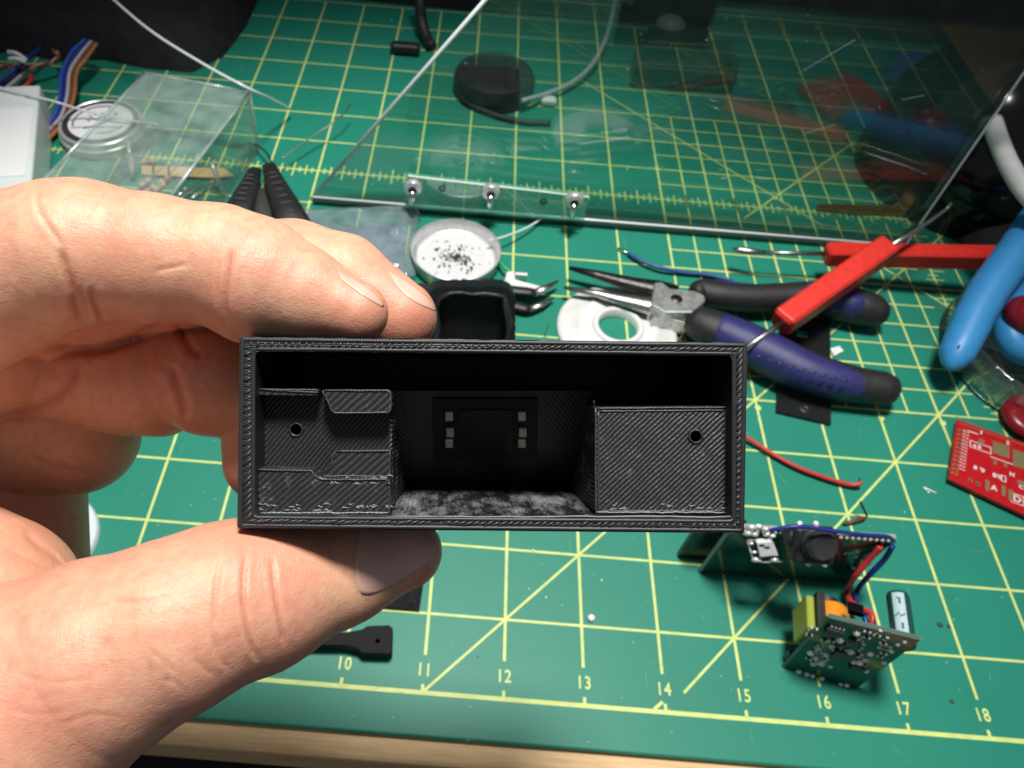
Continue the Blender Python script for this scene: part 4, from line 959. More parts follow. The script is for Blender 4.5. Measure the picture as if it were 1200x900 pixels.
# ---- black perforated plate under the pliers
bp_ = thing('slotted_plate', 'thin black printed plate with a square hole under the pliers', 'printed plate', at(942, 440))
q = MB(); q.prism([at(x, y, .16) for x, y in ((914, 372), (973, 374), (974, 497), (910, 482))], (0, 0, -.15), holes=[[at(x, y, .16) for x, y in ((934, 384), (949, 386), (949, 396), (934, 394))], [at(x, y, .16) for x, y in ((939, 407), (950, 409), (950, 415), (939, 413))]])
M_glit = printed('glitter_print', .4, .07, axes=(V((1, 0, 0)), V((0, 1, 0))), strength=.9); q.build('plate', M_glit, bp_)
q = MB(); q.lathe(at(943, 479, .161), [(0, 0), (.10, 0), (.14, .02), (.2, 0)], 10); q.build('dimple', MAT['black'], bp_)
q = MB(); pxprism([(973, 408), (984, 405), (989, 411), (978, 417)], .12, .02, q); tag(q.build('white_chip', MAT['white'], bevel=.02), 'tiny white square chip beside the slotted black plate', 'chip')
# ---- loose wires
bw = thing('blue_wire', 'loose blue wire with bare end lying behind the pliers', 'wire', at(800, 318))
q = MB(); q.tube(wirepts([(737, 297, .2), (752, 306, .25), (775, 314, .3), (800, 319, .2), (830, 322, .2), (858, 329, .2)]), .10, 7); q.build('insulation', mat('slate_blue_wire', (.03, .09, .26), .4), bw, smooth=True)
q = MB(); q.tube([at(724, 291, .15), at(731, 294, .15), at(739, 298, .2)], .06, 6); q.build('bare_end', MAT['chrome'], bw, smooth=True)
rw = thing('red_wire', 'loose red wire curving on the mat right of the held box', 'wire', at(945, 548))
q = MB(); q.tube(wirepts([(862, 506, .3), (880, 516, .25), (905, 532, .2), (935, 548, .2), (970, 561, .2), (995, 568, .2), (1006, 567, .3), (1009, 564, .35)]), .085, 7); q.build('insulation', MAT['redwire'], rw, smooth=True)
q = MB(); q.tube([at(1008, 565, .34), at(1007, 560, .6)], .03, 5); q.build('bare_end', MAT['darksteel'], rw)
lr = thing('bent_component', 'tiny bent component with brown body and black lead on the mat', 'component', at(1002, 610))
q = MB(); q.tube([at(988, 614, .1), at(1000, 611, .15), at(1013, 607, .15)], [.05, .08, .08], 6); q.build('body', MAT['brown'], lr, smooth=True)
q = MB(); q.tube([at(1013, 607, .15), at(1016, 605, .2), at(1012, 596, .5), at(1008, 588, .8)], .04, 5); q.build('lead', MAT['darksteel'], lr, smooth=True)
wire('cut_lead', 'tiny cut brown wire end beside the pliers joint', 'wire', [(793, 401, .1), (800, 393, .2), (807, 385, .3)], .05, MAT['brown'])
wire('cut_lead', 'tiny grey cut lead standing between printed shell and white ring', 'wire', [(638, 393, .1), (640, 387, .4), (643, 380, .8)], .03, MAT['steel'])

# ---- blue-handled tool at the right
bl = thing('blue_handled_tool', 'tool with sky-blue rubber handles reaching in from the right edge', 'hand tool', at(1150, 380))
P = [(1236, 225, 4.2, .85), (1212, 262, 3.8, .95), (1188, 300, 3.3, 1.02), (1160, 338, 2.7, 1.02), (1141, 372, 2.2, .98), (1128, 400, 1.8, .92), (1120, 416, 1.6, .85), (1116, 426, 1.5, .55), (1113, 432, 1.45, .2)]
q = MB(); q.tube([at(*p[:3]) for p in P], [p[3] * .78 for p in P], 18); hd = q.build('handle', MAT['blue'], bl, smooth=True)
h_ = at(1125, 407, 1.78); tc_ = (CAMP - h_).normalized(); h_ = h_ + tc_ * .66; q = MB(); q.lathe(h_, [(0, .012), (.09, .01), (.12, .0), (.12, -.2), (0, -.2)], 14, (V((1, 0, 0)), tc_.cross(V((1, 0, 0))), tc_)); q.build('hang_hole', mat('hole_blue', (.01, .04, .10), .6), hd, smooth=True)
P = [(1228, 318, 2.4, .7), (1204, 348, 2.2, .72), (1187, 372, 2.0, .74), (1184, 392, 1.8, .74), (1194, 408, 1.6, .74), (1216, 416, 1.5, .7)]
q = MB(); q.tube(spline([at(*p[:3]) for p in P], 5), .60, 16); q.build('handle', MAT['blue'], bl, smooth=True)
# ---- white tube
wt_ = thing('white_tube', 'curved white plastic tube at the upper right edge', 'tube', at(1180, 190, 4))
q = MB(); q.tube(spline([at(1163, 142, 6.0), at(1170, 164, 5.8), at(1182, 192, 5.6), at(1200, 222, 5.4), at(1225, 250, 5.2)], 6), .40, 14); q.build('tube', MAT['white'], wt_, smooth=True)
q = MB(); q.tube([at(1166, 133, 6.1), at(1164, 144, 6.0)], .2, 8); q.build('stem', MAT['black'], wt_, smooth=True)
# ---- clear jar with red caps
jc = at(1222, 425); jr = (at(1122, 440) - jc).length
jr_ = thing('clear_jar', 'clear round jar cut by the right edge under the blue handle', 'jar', jc)
q = MB(); q.lathe(jc, [(0, .05), (jr * .95, .05), (jr, .2), (jr, 1.6), (jr * .97, 1.7), (jr * .95, 1.6), (jr * .95, .25), (0, .2)], 64); q.build('jar_body', clear_plastic('jar_glass', (.86, .93, .90), .07, haze=.03), jr_, smooth=True)
q = MB(); q.tube([jc + V((jr * 1.005 * math.cos(a), jr * 1.005 * math.sin(a), .1)) for a in np.linspace(0, 6.2832, 80).tolist()], .05, 5, cap=False); q.build('base_edge', MAT['darkglass'], jr_, smooth=True)
RD = mat('dark_red_plastic', (.26, .010, .016), .3, col2=(.20, .008, .012), vs_=3)
rc_ = thing('red_disc', 'flat red disc inside the clear jar above the red board', 'disc', at(1198, 492, .3)); c = at(1206, 492, .35)
q = MB(); q.lathe(c, [(0, .4), (.8, .4), (1.0, .34), (1.1, .2), (1.1, 0), (0, 0)], 36); q.build('cap', RD, rc_, smooth=True, auto=40)
rc2 = thing('red_ball', 'round red ball-shaped knob at the right edge against the blue handle', 'knob', at(1206, 370, 2.2)); c = at(1207, 370, 2.6)
q = MB(); q.lathe(c, [(0, -.9), (.6, -.75), (.95, -.2), (.95, .2), (.6, .75), (0, .9)], 24); q.build('knob', RD, rc2, smooth=True)

# ---- red circuit board
rb = thing('red_circuit_board', 'red bare circuit board with white markings at the right edge', 'circuit board', at(1160, 545))
zb = .32
q = MB(); pxprism([(1122, 491), (1262, 540), (1262, 632), (1112, 561)], zb, zb - .16, q); q.build('board', MAT['redboard'], rb, bevel=.02)
o_ = at(1122, 491, zb); rx = (at(1200, 518, zb) - o_).normalized(); ry = (at(1112, 561, zb) - o_); LY = ry.length; ry = (ry - rx * ry.dot(rx)).normalized()
def rpt(px, py, dz=.004): return at(px, py, zb + dz)
def rrect(px, py, w, h_, m, name, dz=.004, hollow=False, t=.03):
    c_ = rpt(px, py, dz); q = MB()
    O = [c_ + rx * a * w / 2 + ry * b * h_ / 2 for a, b in ((-1, -1), (1, -1), (1, 1), (-1, 1))]
    if hollow: q.prism(O, (0, 0, .008), holes=[[c_ + rx * a * (w / 2 - t) + ry * b * (h_ / 2 - t) for a, b in ((-1, -1), (1, -1), (1, 1), (-1, 1))]])
    else: q.prism(O, (0, 0, .012))
    return q.build(name, m, rb)
for (x, y, w, h_) in ((1173, 527, .62, .62), (1202, 541, .95, .85), (1150, 517, .22, .2), (1166, 542, .12, .2), (1178, 545, .12, .2), (1157, 569, .14, .5), (1176, 575, .14, .5), (1184, 580, .14, .5), (1199, 567, .4, .22)): rrect(x, y, w, h_, MAT['gold'], 'pad')
for k in range(11):
    t = k / 10; rrect(1126.5 - 8.0 * t, 505 + 50 * t, .24, .10, MAT['gold'], 'pin_pad'); q = MB(); q.lathe(rpt(1126.5 - 8.0 * t, 505 + 50 * t, .017), [(0, 0), (.035, 0), (.035, .003), (0, .003)], 8); q.build('pin_hole', MAT['black'], rb)
for x, y in ((1137, 563), (1146, 567)):
    q = MB(); q.lathe(rpt(x, y), [(0, .0), (.09, .0), (.09, .012), (0, .012)], 14); q.build('pin_pad', MAT['gold'], rb); q = MB(); q.lathe(rpt(x, y, .02), [(0, .0), (.05, .0), (.05, .003), (0, .003)], 12); q.build('pin_hole', MAT['black'], rb)
rrect(1149, 524, .80, .36, MAT['silk'], 'silkscreen', hollow=True); rrect(1192, 585, .46, .46, MAT['silk'], 'silkscreen', hollow=True); rrect(1176, 561, .18, .30, MAT['silk'], 'silkscreen', hollow=True)
rrect(1140, 507, .4, .04, MAT['silk'], 'silkscreen'); rrect(1174, 540, .85, .035, MAT['silk'], 'silkscreen', dz=.02)
for k in range(26):
    t = k / 25; rrect(1130.5 + (k % 2) * 4 - 5.5 * t, 505 + 46 * t, .10, .035, MAT['silk'], 'silkscreen')
for k in range(34): rrect(1126 + k * 2.3, 496.5 + k * .78, .03, .10, MAT['gold'], 'edge_tick')
for s_, x, y, sz in (('A', 1165, 572, .34), ('D', 1192, 585, .40), ('B', 1165.5, 557, .26), ("'0", 1171, 559, .26), ('8', 1143, 548, .26), ("'0", 1151, 551, .26), ('1', 1150, 507, .30), ('2', 1181, 519, .24), ('H', 1186, 556, .26), ('e 0', 1145, 523, .24), ('C', 1197, 571, .26)):
    text_mesh(s_, sz, rpt(x, y, .014), rx, -ry if (-ry).cross(ZU).dot(rx) > 0 else -ry, 'silkscreen', MAT['silk'], rb, bold=.008)

# ---- standing green board with push button
e0, e1 = at(821, 672), at(1021, 686); ed = (e1 - e0).normalized(); nn = V((ed.y, -ed.x, 0)).normalized()
if nn.y > 0: nn = -nn
tr0 = on(1050, 632, e0, nn); hB = tr0.z; e1 = V((tr0.x, tr0.y, 0))
lb = thing('long_circuit_board', 'long dark green circuit board standing on edge with a push button', 'circuit board', e0.lerp(e1, .5))
LB = (e1 - e0).length
q = MB(); q.prism([e0, e1, e1 + ed * .0 + ZU * hB, e0 + ZU * hB], -nn * .16); q.build('board', MAT['pcb'], lb)
q = MB(); q.tube([e0 + nn * .0 - ed * .03 - nn * .08, e0 - ed * .03 - nn * .08 + ZU * hB], .085, 4); q.build('board_edge', MAT['pcbedge'], lb)
q = MB(); q.box(e0.lerp(e1, .5) + ZU * (hB + .02) - nn * .08, LB, .15, .03, (ed, nn, ZU)); q.build('board_edge', MAT['pcbedge'], lb)
k0 = e0 - nn * .55 - ed * .75
q = MB(); q.prism([k0, k0 + ed * 1.5, k0 + ed * 1.5 + ZU * hB * .8, k0 + ZU * hB * .8], -nn * .16); q.build('rear_board', mat('dark_board', (.004, .022, .018), .25), lb)
for k in range(24):
    q = MB(); c_ = e0 + ed * (.25 + k * (LB - .5) / 23) + ZU * .13 + nn * .004; q.box(c_, .10, .02, .14, (ed, nn, ZU)); q.build('pad', mat('dull_pad', (.06, .12, .09), .4, .3) if k == 0 else bpy.data.materials['dull_pad'], lb)
for k in range(26):
    if 8 < k < 15: continue
    q = MB(); c_ = e0 + ed * (.2 + k * (LB - .4) / 25) + ZU * (hB - .10); q.lathe(c_, [(.07, 0), (.05, .05), (0, .07)], 8, (ed, ZU, nn)); q.build('solder_joint', MAT['solder'], lb, smooth=True)
for k in range(7):
    q = MB(); c_ = on(1003 + (k % 3) * 9 - k, 652 + k * 4.5, e0 + nn * .01, nn); q.lathe(c_, [(.06, 0), (.05, .03), (0, .04)], 8, (ed, ZU, nn)); q.build('solder_joint', MAT['solder'], lb, smooth=True)
for k in range(6):
    q = MB(); c_ = on(990 + k * 2.6, 649 - (k % 2) * 1.5, e0 + nn * .003, nn); q.box(c_, .05, .008, .09, (ed, nn, ZU)); q.build('silkscreen', MAT['silk'], lb)
# push button
AX = (nn * .72 + ZU * .70).normalized(); AY = AX.cross(ed)
if AY.z < 0: AY = -AY
c_ = on(958, 636, e0 + nn * .70, nn)
q = MB(); q.box(c_ - AX * .20 - ed * .02 - AY * .14, 1.25, 1.15, .40, (ed, AY, AX), bev=.08); bt = q.build('button_base', MAT['rubber'], lb, bevel=.03)
q = MB(); q.box(c_ - AX * .44 - AY * .16, 1.2, 1.1, .10, (ed, AY, AX)); q.build('button_plate', MAT['brown'], bt)
q = MB(); q.lathe(c_, [(.52, 0), (.52, .08), (.45, .12), (.43, .38), (.36, .46), (.28, .44), (0, .42)], 28, (ed, AY, AX)); q.build('button_cap', mat('button_black', (.035, .035, .038), .3), bt, smooth=True, auto=40)
q = MB(); q.lathe(on(931, 630, e0 + nn * .35, nn), [(.36, -.2), (.36, .2), (.28, .28), (0, .3)], 20, (ed, AY, AX)); q.build('button_post', MAT['black'], bt, smooth=True)
for x, y in ((947, 660), (966, 661), (937, 614), (956, 614)):
    q = MB(); q.lathe(on(x, y, e0 + nn * .62, nn), [(.09, -.05), (.10, .02), (.06, .09), (0, .11)], 9, (ed, ZU, nn)); q.build('solder_joint', MAT['solder'], lb, smooth=True)
# light module on the board
nm = (nn * .85 + ZU * .52).normalized(); pm = on(893, 657, e0 + nn * .72, nn)
q = MB(); q.prism([on(x, y, pm, nm) for x, y in ((874, 632), (905, 630), (913, 651), (907, 655), (882, 657))], -nm * .12); lm = q.build('led_module', MAT['black'], lb)
q = MB(); q.prism([on(x, y, pm + nm * .01, nm) for x, y in ((874.5, 632), (904, 630.5), (912, 650.5), (881.5, 655))], nm * .02, holes=[[on(x, y, pm + nm * .01, nm) for x, y in ((876.5, 634), (903, 632.5), (909.5, 649.5), (883, 653))]]); q.build('module_frame', MAT['silk'], lm)
q = MB(); q.prism([on(x, y, pm + nm * .02, nm) for x, y in ((885, 633), (902.5, 632), (908, 648), (889, 650))], nm * .14); q.build('led_body', MAT['white'], lm, bevel=.02)
for x, y in ((892.5, 639.5), (898.5, 642)):
    q = MB(); q.lathe(on(x, y, pm + nm * .165, nm), [(.10, 0), (.06, .012), (0, .012)], 10, (ed, ZU, nm)); q.build('led_die', MAT['ink'], lm)
for x, y, r in ((880, 637, .09), (883.5, 647, .10), (876, 625, .15), (880, 618, .17), (888, 617, .16), (896, 620, .14), (898, 626, .12), (884, 626, .13), (905, 628, .11), (885, 656, .13), (907, 656, .14), (889, 657, .09), (903, 634, .06)):
    q = MB(); q.lathe(on(x, y, pm + nm * .02, nm), [(r, 0), (r * .85, r * .5), (r * .4, r * .85), (0, r * .95)], 10, (ed, ZU, nm)); q.build('solder_joint', MAT['solder'], lm, smooth=True)
q = MB(); q.tube([on(x, y, pm, nm) for x, y in ((883, 657.5), (895, 658.5), (917, 658))], .035, 5); q.build('module_pin', MAT['solder'], lm)
q = MB(); q.tube(spline([on(902, 622, pm, nn), on(918, 618.5, pm, nn), on(940, 617, pm, nn), on(975, 622, pm, nn), on(1010, 626.5, pm, nn), on(1040, 629, pm - nn * .2, nn), on(1047, 635, pm - nn * .3, nn)], 6), .065, 7); q.build('wire', MAT['bluewire'], lb, smooth=True)
# wires down to the small board
z0 = hB - .15
pj = [(on(1031, 641, e0 + nn * .05, nn)), None]
q = MB(); q.tube(spline([on(1032, 640, e0 + nn * .08, nn), on(1018, 656, e0 + nn * .25, nn), on(1001, 677, e0 + nn * .5, nn), at(993, 692, .35), at(997, 705, .7), at(1012, 714, 1.0), at(1022, 722, 1.2), at(1021, 738, 1.1)], 7), .10, 8); q.build('wire', mat('bright_red_wire', (.62, .035, .04), .35), lb, smooth=True)
q = MB(); q.tube(spline([on(1046, 640, e0 + nn * .08, nn), on(1036, 656, e0 + nn * .2, nn), on(1018, 675, e0 + nn * .4, nn), at(1005, 692, .3), at(1004, 708, .6), at(1012, 720, .9), at(1017, 738, .9)], 7), .09, 8); q.build('wire', MAT['bluewire'], lb, smooth=True)

# ---- small converter board standing on edge
L0, B0 = at(918, 783), at(1003, 807); ex = (B0 - L0).normalized(); pp = V((-ex.y, ex.x, 0))
if pp.y < 0: pp = -pp
best = None
for k in range(30, 150):
    tl = math.radians(k); up = pp * math.cos(tl) + ZU * math.sin(tl); n_ = ex.cross(up).normalized()
    T_ = on(972, 724, L0, n_); R2 = on(1078, 750, L0, n_)
    if (T_ - L0).dot(up) < .3 or T_.z < .2: continue
    cst = abs((T_ - L0).normalized().dot(ex)) + abs((R2 - B0).normalized().dot(ex))
    if best is None or cst < best[0]: best = (cst, tl, up, n_, T_, R2)
_, tl, up, n_, T_, R2 = best
if n_.dot(CAMP - L0) < 0: n_ = -n_
sb = thing('converter_board', 'small green converter board standing on edge with transformer and capacitor behind', 'circuit board', L0.lerp(B0, .5))
def sp_(px, py, off=0.0): return on(px, py, L0 + n_ * off, n_)
q = MB(); q.prism([sp_(918, 783), sp_(1003, 807), sp_(1078, 750), sp_(972, 724)], -n_ * .14); q.build('board', MAT['pcb'], sb)
q = MB(); cr = [sp_(918, 783), sp_(1003, 807), sp_(1078, 750), sp_(972, 724)]
for i in range(4): q.tube([cr[i] - n_ * .07, cr[(i + 1) % 4] - n_ * .07], .075, 4)
q.build('board_edge', mat('green_edge', (.12, .20, .16), .5), sb)
for x, y, w, h_ in ((989, 768, .62, .42), (978, 741, .5, .28), (1005, 783, .45, .28), (985, 757, .26, .16), (1000, 752, .22, .14)):
    c_ = sp_(x, y, .06); q = MB(); q.box(c_, w, h_, .11, (ex, up, n_)); ch = q.build('chip', MAT['black'], sb, bevel=.015)
    if w > .4:
        for k in range(4):
            for s_ in (-1, 1):
                q = MB(); q.box(c_ + ex * (k - 1.5) * w / 4.5 + up * s_ * (h_ / 2 + .05) - n_ * .03, .05, .10, .04, (ex, up, n_)); q.build('pin', MAT['solder'], ch)
r5 = np.random.default_rng(11)
for x, y, r in ((936, 787, .10), (945, 790, .10), (952, 792, .09), (963, 795, .09), (985, 802, .08), (992, 803, .09), (950, 765, .12), (956, 771, .10), (953, 778, .09), (962, 776, .13), (968, 767, .10), (960, 760, .08), (975, 757, .10), (984, 750, .12), (1004, 742, .11), (996, 763, .13), (1000, 775, .10), (1007, 776, .12), (1014, 773, .09), (1020, 766, .10), (1036, 776, .09), (1012, 755, .06), (1052, 755, .07), (1060, 752, .07), (1045, 763, .08), (973, 781, .08), (1015, 786, .09), (1030, 758, .05)):
    q = MB(); q.lathe(sp_(x, y, .0), [(r, 0), (r * .85, r * .45), (r * .4, r * .8), (0, r * .9)], 9, (ex, up, n_)); q.build('solder_joint', MAT['solder'], sb, smooth=True)
for k in range(26):
    x, y = r5.uniform(945, 1040), 0; t_ = (x - 945) / 95; y = 752 + r5.uniform(-16, 26) + 4 * t_
    c_ = sp_(x, y, .03)
    if min((c_ - sp_(*w_)).length for w_ in ((989, 768), (978, 741), (1005, 783))) < .28: continue
    hor = r5.random() < .5; X_, Y_ = (ex, up) if hor else (up, ex)
    q = MB(); q.box(c_, .10, .07, .06, (X_, Y_, n_)); cpn = q.build('chip', MAT['brown'] if r5.random() < .4 else MAT['black'], sb)
    for s_ in (-1, 1):
        q = MB(); q.box(c_ + X_ * s_ * .075 - n_ * .004, .05, .085, .07, (X_, Y_, n_)); q.build('pin', MAT['solder'], cpn)
q = MB(); c_ = sp_(1037, 759, .004); q.prism([c_ + ex * a * .16 + up * b_ * .14 for a, b_ in ((-1, -1), (1, -1), (1, 1), (-1, 1))], n_ * .01, holes=[[c_ + ex * a * .12 + up * b_ * .10 for a, b_ in ((-1, -1), (1, -1), (1, 1), (-1, 1))]]); q.build('silkscreen', MAT['silk'], sb)
# transformer behind: yellow tape, black core, orange coil
back = -n_
tc0 = sp_(958, 752, -.14)
q = MB(); q.box(tc0 + back * .62 - ex * .40 + up * .02, .24, 1.12, 1.15, (ex, up, n_), bev=.04); tr_ = q.build('transformer', MAT['yellow'], sb)
q = MB(); q.box(tc0 + back * .62 - ex * .14 + up * .08, .24, 1.32, 1.35, (ex, up, n_)); q.build('core', MAT['black'], tr_, bevel=.03)
q = MB(); q.lathe(tc0 + back * .2 + ex * .42 + up * .02, [(0, 0), (.50, 0), (.56, .1), (.56, .95), (.50, 1.05), (0, 1.05)], 12, (ex, up, back)); q.build('coil', MAT['orange'], tr_, smooth=True, auto=50)
q = MB(); q.lathe(tc0 + back * 1.25 + ex * .30 + up * .08, [(0, 0), (.34, 0), (.36, .2), (0, .24)], 14, (ex, up, back)); q.build('bobbin', MAT['black'], tr_, smooth=True, auto=40)
for k in range(3):
    q = MB(); q.lathe(sp_(1000 + k * 5, 736 + k * 1.5, -.2) + back * .5, [(.12, 0), (.12, .3), (0, .34)], 10, (ex, up, back)); q.build('small_part', MAT['blackgloss'], sb, smooth=True)
q = MB(); q.box(sp_(925, 774, -.16) + back * .15, .22, .55, .22, (ex, up, n_)); q.build('small_part', MAT['teal'], sb, bevel=.03)
s0 = sp_(1060, 758, -.14); cax = back; KC = .70
q = MB(); q.lathe(s0, [(r_ * KC, z_ * .95) for r_, z_ in ((0, .0), (.42, .0), (.46, .06), (.46, .14), (.43, .18), (.46, .22), (.46, 1.72), (.42, 1.80), (.30, 1.80), (0, 1.78))], 28, (ex, up, cax)); cp = q.build('capacitor', MAT['capgreen'], sb, smooth=True, auto=40)
q = MB(); rows = []
tocam = (CAMP - s0).normalized(); a_c = math.atan2(tocam.dot(up), tocam.dot(ex)) + .0
for t in (.25, 1.70): rows.append([s0 + cax * t * .95 + (ex * math.cos(a) + up * math.sin(a)) * .466 * KC for a in np.linspace(a_c - .55, a_c + .5, 8).tolist()])
q.grid(rows); st_ = q.build('stripe', MAT['capgrey'], cp, smooth=True)
def cpt(t, a, r=.472 * KC): return s0 + cax * t * .95 + (ex * math.cos(a_c + a) + up * math.sin(a_c + a)) * r
q = MB(); q.tube([cpt(.95, -.4), cpt(.85, -.05), cpt(.98, .1), cpt(.86, .4)], .022, 5); q.tube([cpt(.42, -.1), cpt(.62, -.1)], .03, 5); q.tube([cpt(1.3, -.1), cpt(1.5, -.1), cpt(1.5, .12)], .03, 5); q.build('stripe_mark', MAT['ink'], cp)

# ---- black printed pieces at the front
pz = .62
lv = thing('printed_lever', 'flat black printed lever with square head and pinhole below the thumb', 'printed part', at(430, 752))
q = MB(); q.prism([at(x, y, pz) for x, y in [(330, 741), (375, 739), (403, 741), (416, 739), (425, 737), (430, 733.5), (456, 732.5), (460.5, 736), (459.5, 763), (456, 766), (425, 765), (418, 759), (405, 756), (330, 755)]], (0, 0, -.56), holes=[[at(x, y, pz) for x, y in pcirc(442.5, 751, 2.6, 10)]])
q.build('lever', mat('matt_print', (.006, .006, .007), .7, spec=.25, bump=.3, bscale=18), lv, bevel=.03)
sq = thing('textured_plate', 'square black textured printed plate partly hidden behind the thumb', 'printed plate', at(455, 690))
q = MB(); q.prism([at(x, y, .2) for x, y in ((412, 640), (499, 664), (491.5, 714), (416, 708))], (0, 0, -.18), holes=[[at(x, y, .2) for x, y in pcirc(482.5, 676, 4, 10)]])
def glitter():
    m, t, p = nt('textured_black'); L = t.links; tc = t.nodes.new('ShaderNodeTexCoord')
    vo = t.nodes.new('ShaderNodeTexVoronoi'); vo.inputs['Scale'].default_value = 19; L.new(tc.outputs['Object'], vo.inputs['Vector'])
    b = t.nodes.new('ShaderNodeBump'); b.inputs['Strength'].default_value = 1; b.inputs['Distance'].default_value = .12; L.new(vo.outputs['Distance'], b.inputs['Height']); L.new(b.outputs[0], p.inputs['Normal'])
    p.inputs['Base Color'].default_value = (.03, .03, .038, 1); p.inputs['Roughness'].default_value = .22; return m
q.build('plate', glitter(), sq)
wl = thing('white_disc', 'white round disc peeking out between palm and thumb at left', 'disc', at(56, 634)); c = at(54, 634)
rl_ = (at(116, 634) - c).length
q = MB(); q.lathe(c, [(0, .02), (rl_, .02), (rl_, .25), (rl_ * .97, .32), (rl_ * .9, .3), (0, .28)], 56); q.build('lid', mat('pale_lid', (.68, .76, .78), .35), wl, smooth=True, auto=40)

# ---- things beyond the pane
pk = thing('black_puck', 'round black puck with a cable lying beyond the pane', 'puck', at(578, 112)); c = at(578, 108)
q = MB(); q.lathe(c, [(0, .05), (2.2, .05), (2.35, .3), (2.35, .9), (2.2, 1.25), (1.9, 1.35), (0, 1.38)], 48); q.build('puck_body', MAT['black'], pk, smooth=True, auto=40)
q = MB(); q.tube(spline([at(538, 100, .5), at(545, 118, .3), at(575, 133, .2), at(610, 142, .2), (at(645, 144, .2))], 8), .16, 8); q.build('cable', MAT['rubber'], pk, smooth=True)
wire('grey_cable', 'thin grey cable curving up to the top edge beyond the pane', 'cable', [(612, 118, .8), (640, 110, .5), (668, 98, .5), (692, 78, .7), (708, 50, 1.0), (717, 20, 1.2), (723, -15, 1.2)], .14, MAT['grey'])
q = MB(); q.box(at(643, 118, .25), .9, .6, .4, bev=.1); tag(q.build('white_plug', MAT['white'], bevel=.04), 'small white plug at the end of the grey cable', 'plug')
bc_ = thing('black_connector', 'black boxy connector block near the top edge beyond the pane', 'connector', at(805, 70))
q = MB(); pxprism([(748, 42), (860, 46), (868, 82), (745, 74)], 1.6, .02, q); q.build('block', MAT['black'], bc_, bevel=.15)
q = MB(); pxprism([(760, 30), (830, 32), (834, 52), (757, 50)], 2.3, 1.61, q); q.build('socket', mat('dark_green_print', (.012, .035, .028), .4), bc_, bevel=.1)
q = MB(); q.lathe(at(786, 28, 2.31), [(0, .5), (.5, .4), (.8, .2), (.9, 0)], 16); q.build('cap', mat('dull_grey', (.16, .16, .16), .5), bc_, smooth=True)
bf = thing('blue_card', 'crumpled blue foil packet beyond the pane near the black dome', 'packet', at(1075, 85)); sheet([(1046, 62), (1116, 64), (1108, 99), (1028, 96)], .15, .5, MAT['foil'], 'foil', bf, n=18, seed=9)
cs = thing('copper_strip', 'narrow copper strip lying beyond the pane near its right edge', 'metal strip', at(1030, 246))
q = MB(); pxprism([(958, 239), (976, 238.5), (1100, 241), (1101, 250), (1010, 249), (958, 244)], .25, .05, q); q.build('strip', MAT['copper'], cs, bevel=.03)
cbk = thing('black_cable', 'black cable with small plug hanging at the top edge left of the pane', 'cable', at(480, 60))
q = MB(); q.tube(spline([at(488, -30, 3), at(492, 0, 2), at(494, 25, 1), at(500, 45, .4), at(506, 55, .3)], 6), .35, 10); q.build('cable', MAT['rubber'], cbk, smooth=True)
q = MB(); q.box(at(475, 56, .4), 1.8, .7, .6, bev=.12); q.build('plug', MAT['black'], cbk, bevel=.05)
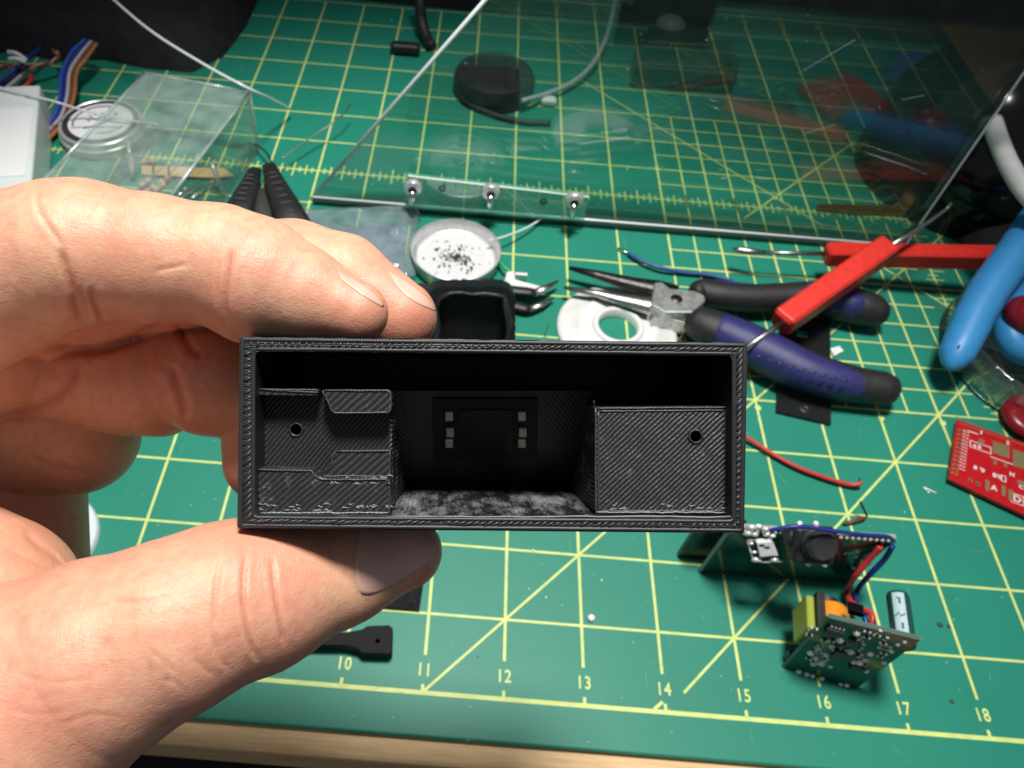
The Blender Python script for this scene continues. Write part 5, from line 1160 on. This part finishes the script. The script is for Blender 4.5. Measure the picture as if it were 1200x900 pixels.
# black dome and pouch at the right
dm_ = thing('black_dome', 'glossy black dome standing behind the pane at the right', 'lamp head', at(1145, 195)); c = on(1150, 172, V((0, 29.3, 0)), V((0, 1, 0))); c.z = max(c.z, .3)
q = MB(); R_ = 5.6; q.lathe(c, [(R_ * math.sin(t), R_ * math.cos(t)) for t in np.linspace(0, math.pi / 2, 26).tolist()] + [(R_, -c.z + .02), (0, -c.z + .02)], 56, (V((1, 0, 0)), V((0, 1, 0)), ZU)); q.build('dome', MAT['blackgloss'], dm_, smooth=True)
def mound(poly, hgt, m, name, label, cat, seed=0, nr=14, amp=.5):
    r4 = np.random.default_rng(seed); W_ = [at(x, y, .03) for x, y in poly]; L_ = []
    for i, p in enumerate(W_):
        e = W_[(i + 1) % len(W_)]; k = max(2, int((e - p).length / 1.1))
        L_ += [p.lerp(e, j / k) for j in range(k)]
    cc = sum(L_, V((0, 0, 0))) / len(L_); rows = []; ph = r4.uniform(0, 6.28, 12); fr = r4.uniform(.35, 1.6, 12); an = r4.uniform(0, 6.28, 12)
    for i in range(nr + 1):
        s_ = 1 - i / (nr + .3); z = hgt * (1 - s_ ** 3.2) ** .6 if s_ < 1 else 0
        row = []
        for p in L_:
            w = cc + (p - cc) * s_; nz = sum(abs(math.sin(fr[k] * (w.x * math.cos(an[k]) + w.y * math.sin(an[k])) + ph[k])) for k in range(12)) / 12 - .45
            row.append(V((w.x, w.y, max(.03, z + amp * nz * min(1, i / 2)))))
        rows.append(row)
    q = MB(); q.loft(rows, cap0=False); o = q.build(name, m, smooth=True); return tag(o, label, cat)
mound([(1072, 205), (1088, 240), (1108, 268), (1130, 292), (1165, 318), (1230, 330), (1330, 250), (1290, 90), (1190, 60), (1110, 120)], 2.4, MAT['cloth'], 'black_pouch', 'black cloth pouch slumped on the mat at the right edge behind the picks', 'pouch', 2, amp=1.2)
mound([(-120, 60), (20, 62), (70, 72), (120, 70), (170, 80), (225, 85), (262, 66), (288, 32), (306, -8), (310, -60), (-120, -60)], 2.6, MAT['cloth'], 'black_cloth', 'crumpled black cloth at the upper left corner beyond the wires', 'cloth', 4, amp=1.6)
mound([(300, -8), (420, 0), (560, 14), (760, 28), (900, 38), (1060, 50), (1200, 60), (1400, 75), (1500, -120), (900, -160), (200, -140)], 6.0, MAT['cloth'], 'black_bag', 'black fabric bag lying along the far edge of the mat', 'bag', 6, amp=1.8)
# ---- crumbs on the mat
q = MB()
for x, y, s_ in ((693, 724, .14), (1085, 573, .07), (1088, 577, .05), (640, 700, .04), (625, 645, .05), (705, 680, .04), (983, 470, .04), (735, 198, .06), (620, 690, .03), (1060, 600, .03)):
    c_ = at(x, y, s_ * .6); q.lathe(c_, [(0, -s_ * .6), (s_, -s_ * .2), (s_ * .8, s_ * .4), (0, s_ * .5)], 7)
q.tube([at(1082, 571, .03), at(1097, 578, .03)], .04, 5)
tag(q.build('crumbs', MAT['whitebit'], smooth=True), 'scattered tiny white crumbs lying on the mat', 'crumbs', kind='stuff')
q = MB()
for x, y, s_ in ((1102, 732, .07), (1112, 734, .05), (1116, 822, .05), (560, 770, .02)):
    c_ = at(x, y, s_ * .5); q.lathe(c_, [(0, -s_ * .5), (s_ * 1.4, -s_ * .2), (s_, s_ * .3), (0, s_ * .4)], 6)
tag(q.build('dark_crumbs', MAT['dust'], smooth=True), 'few tiny dark specks on the front of the mat', 'specks', kind='stuff')
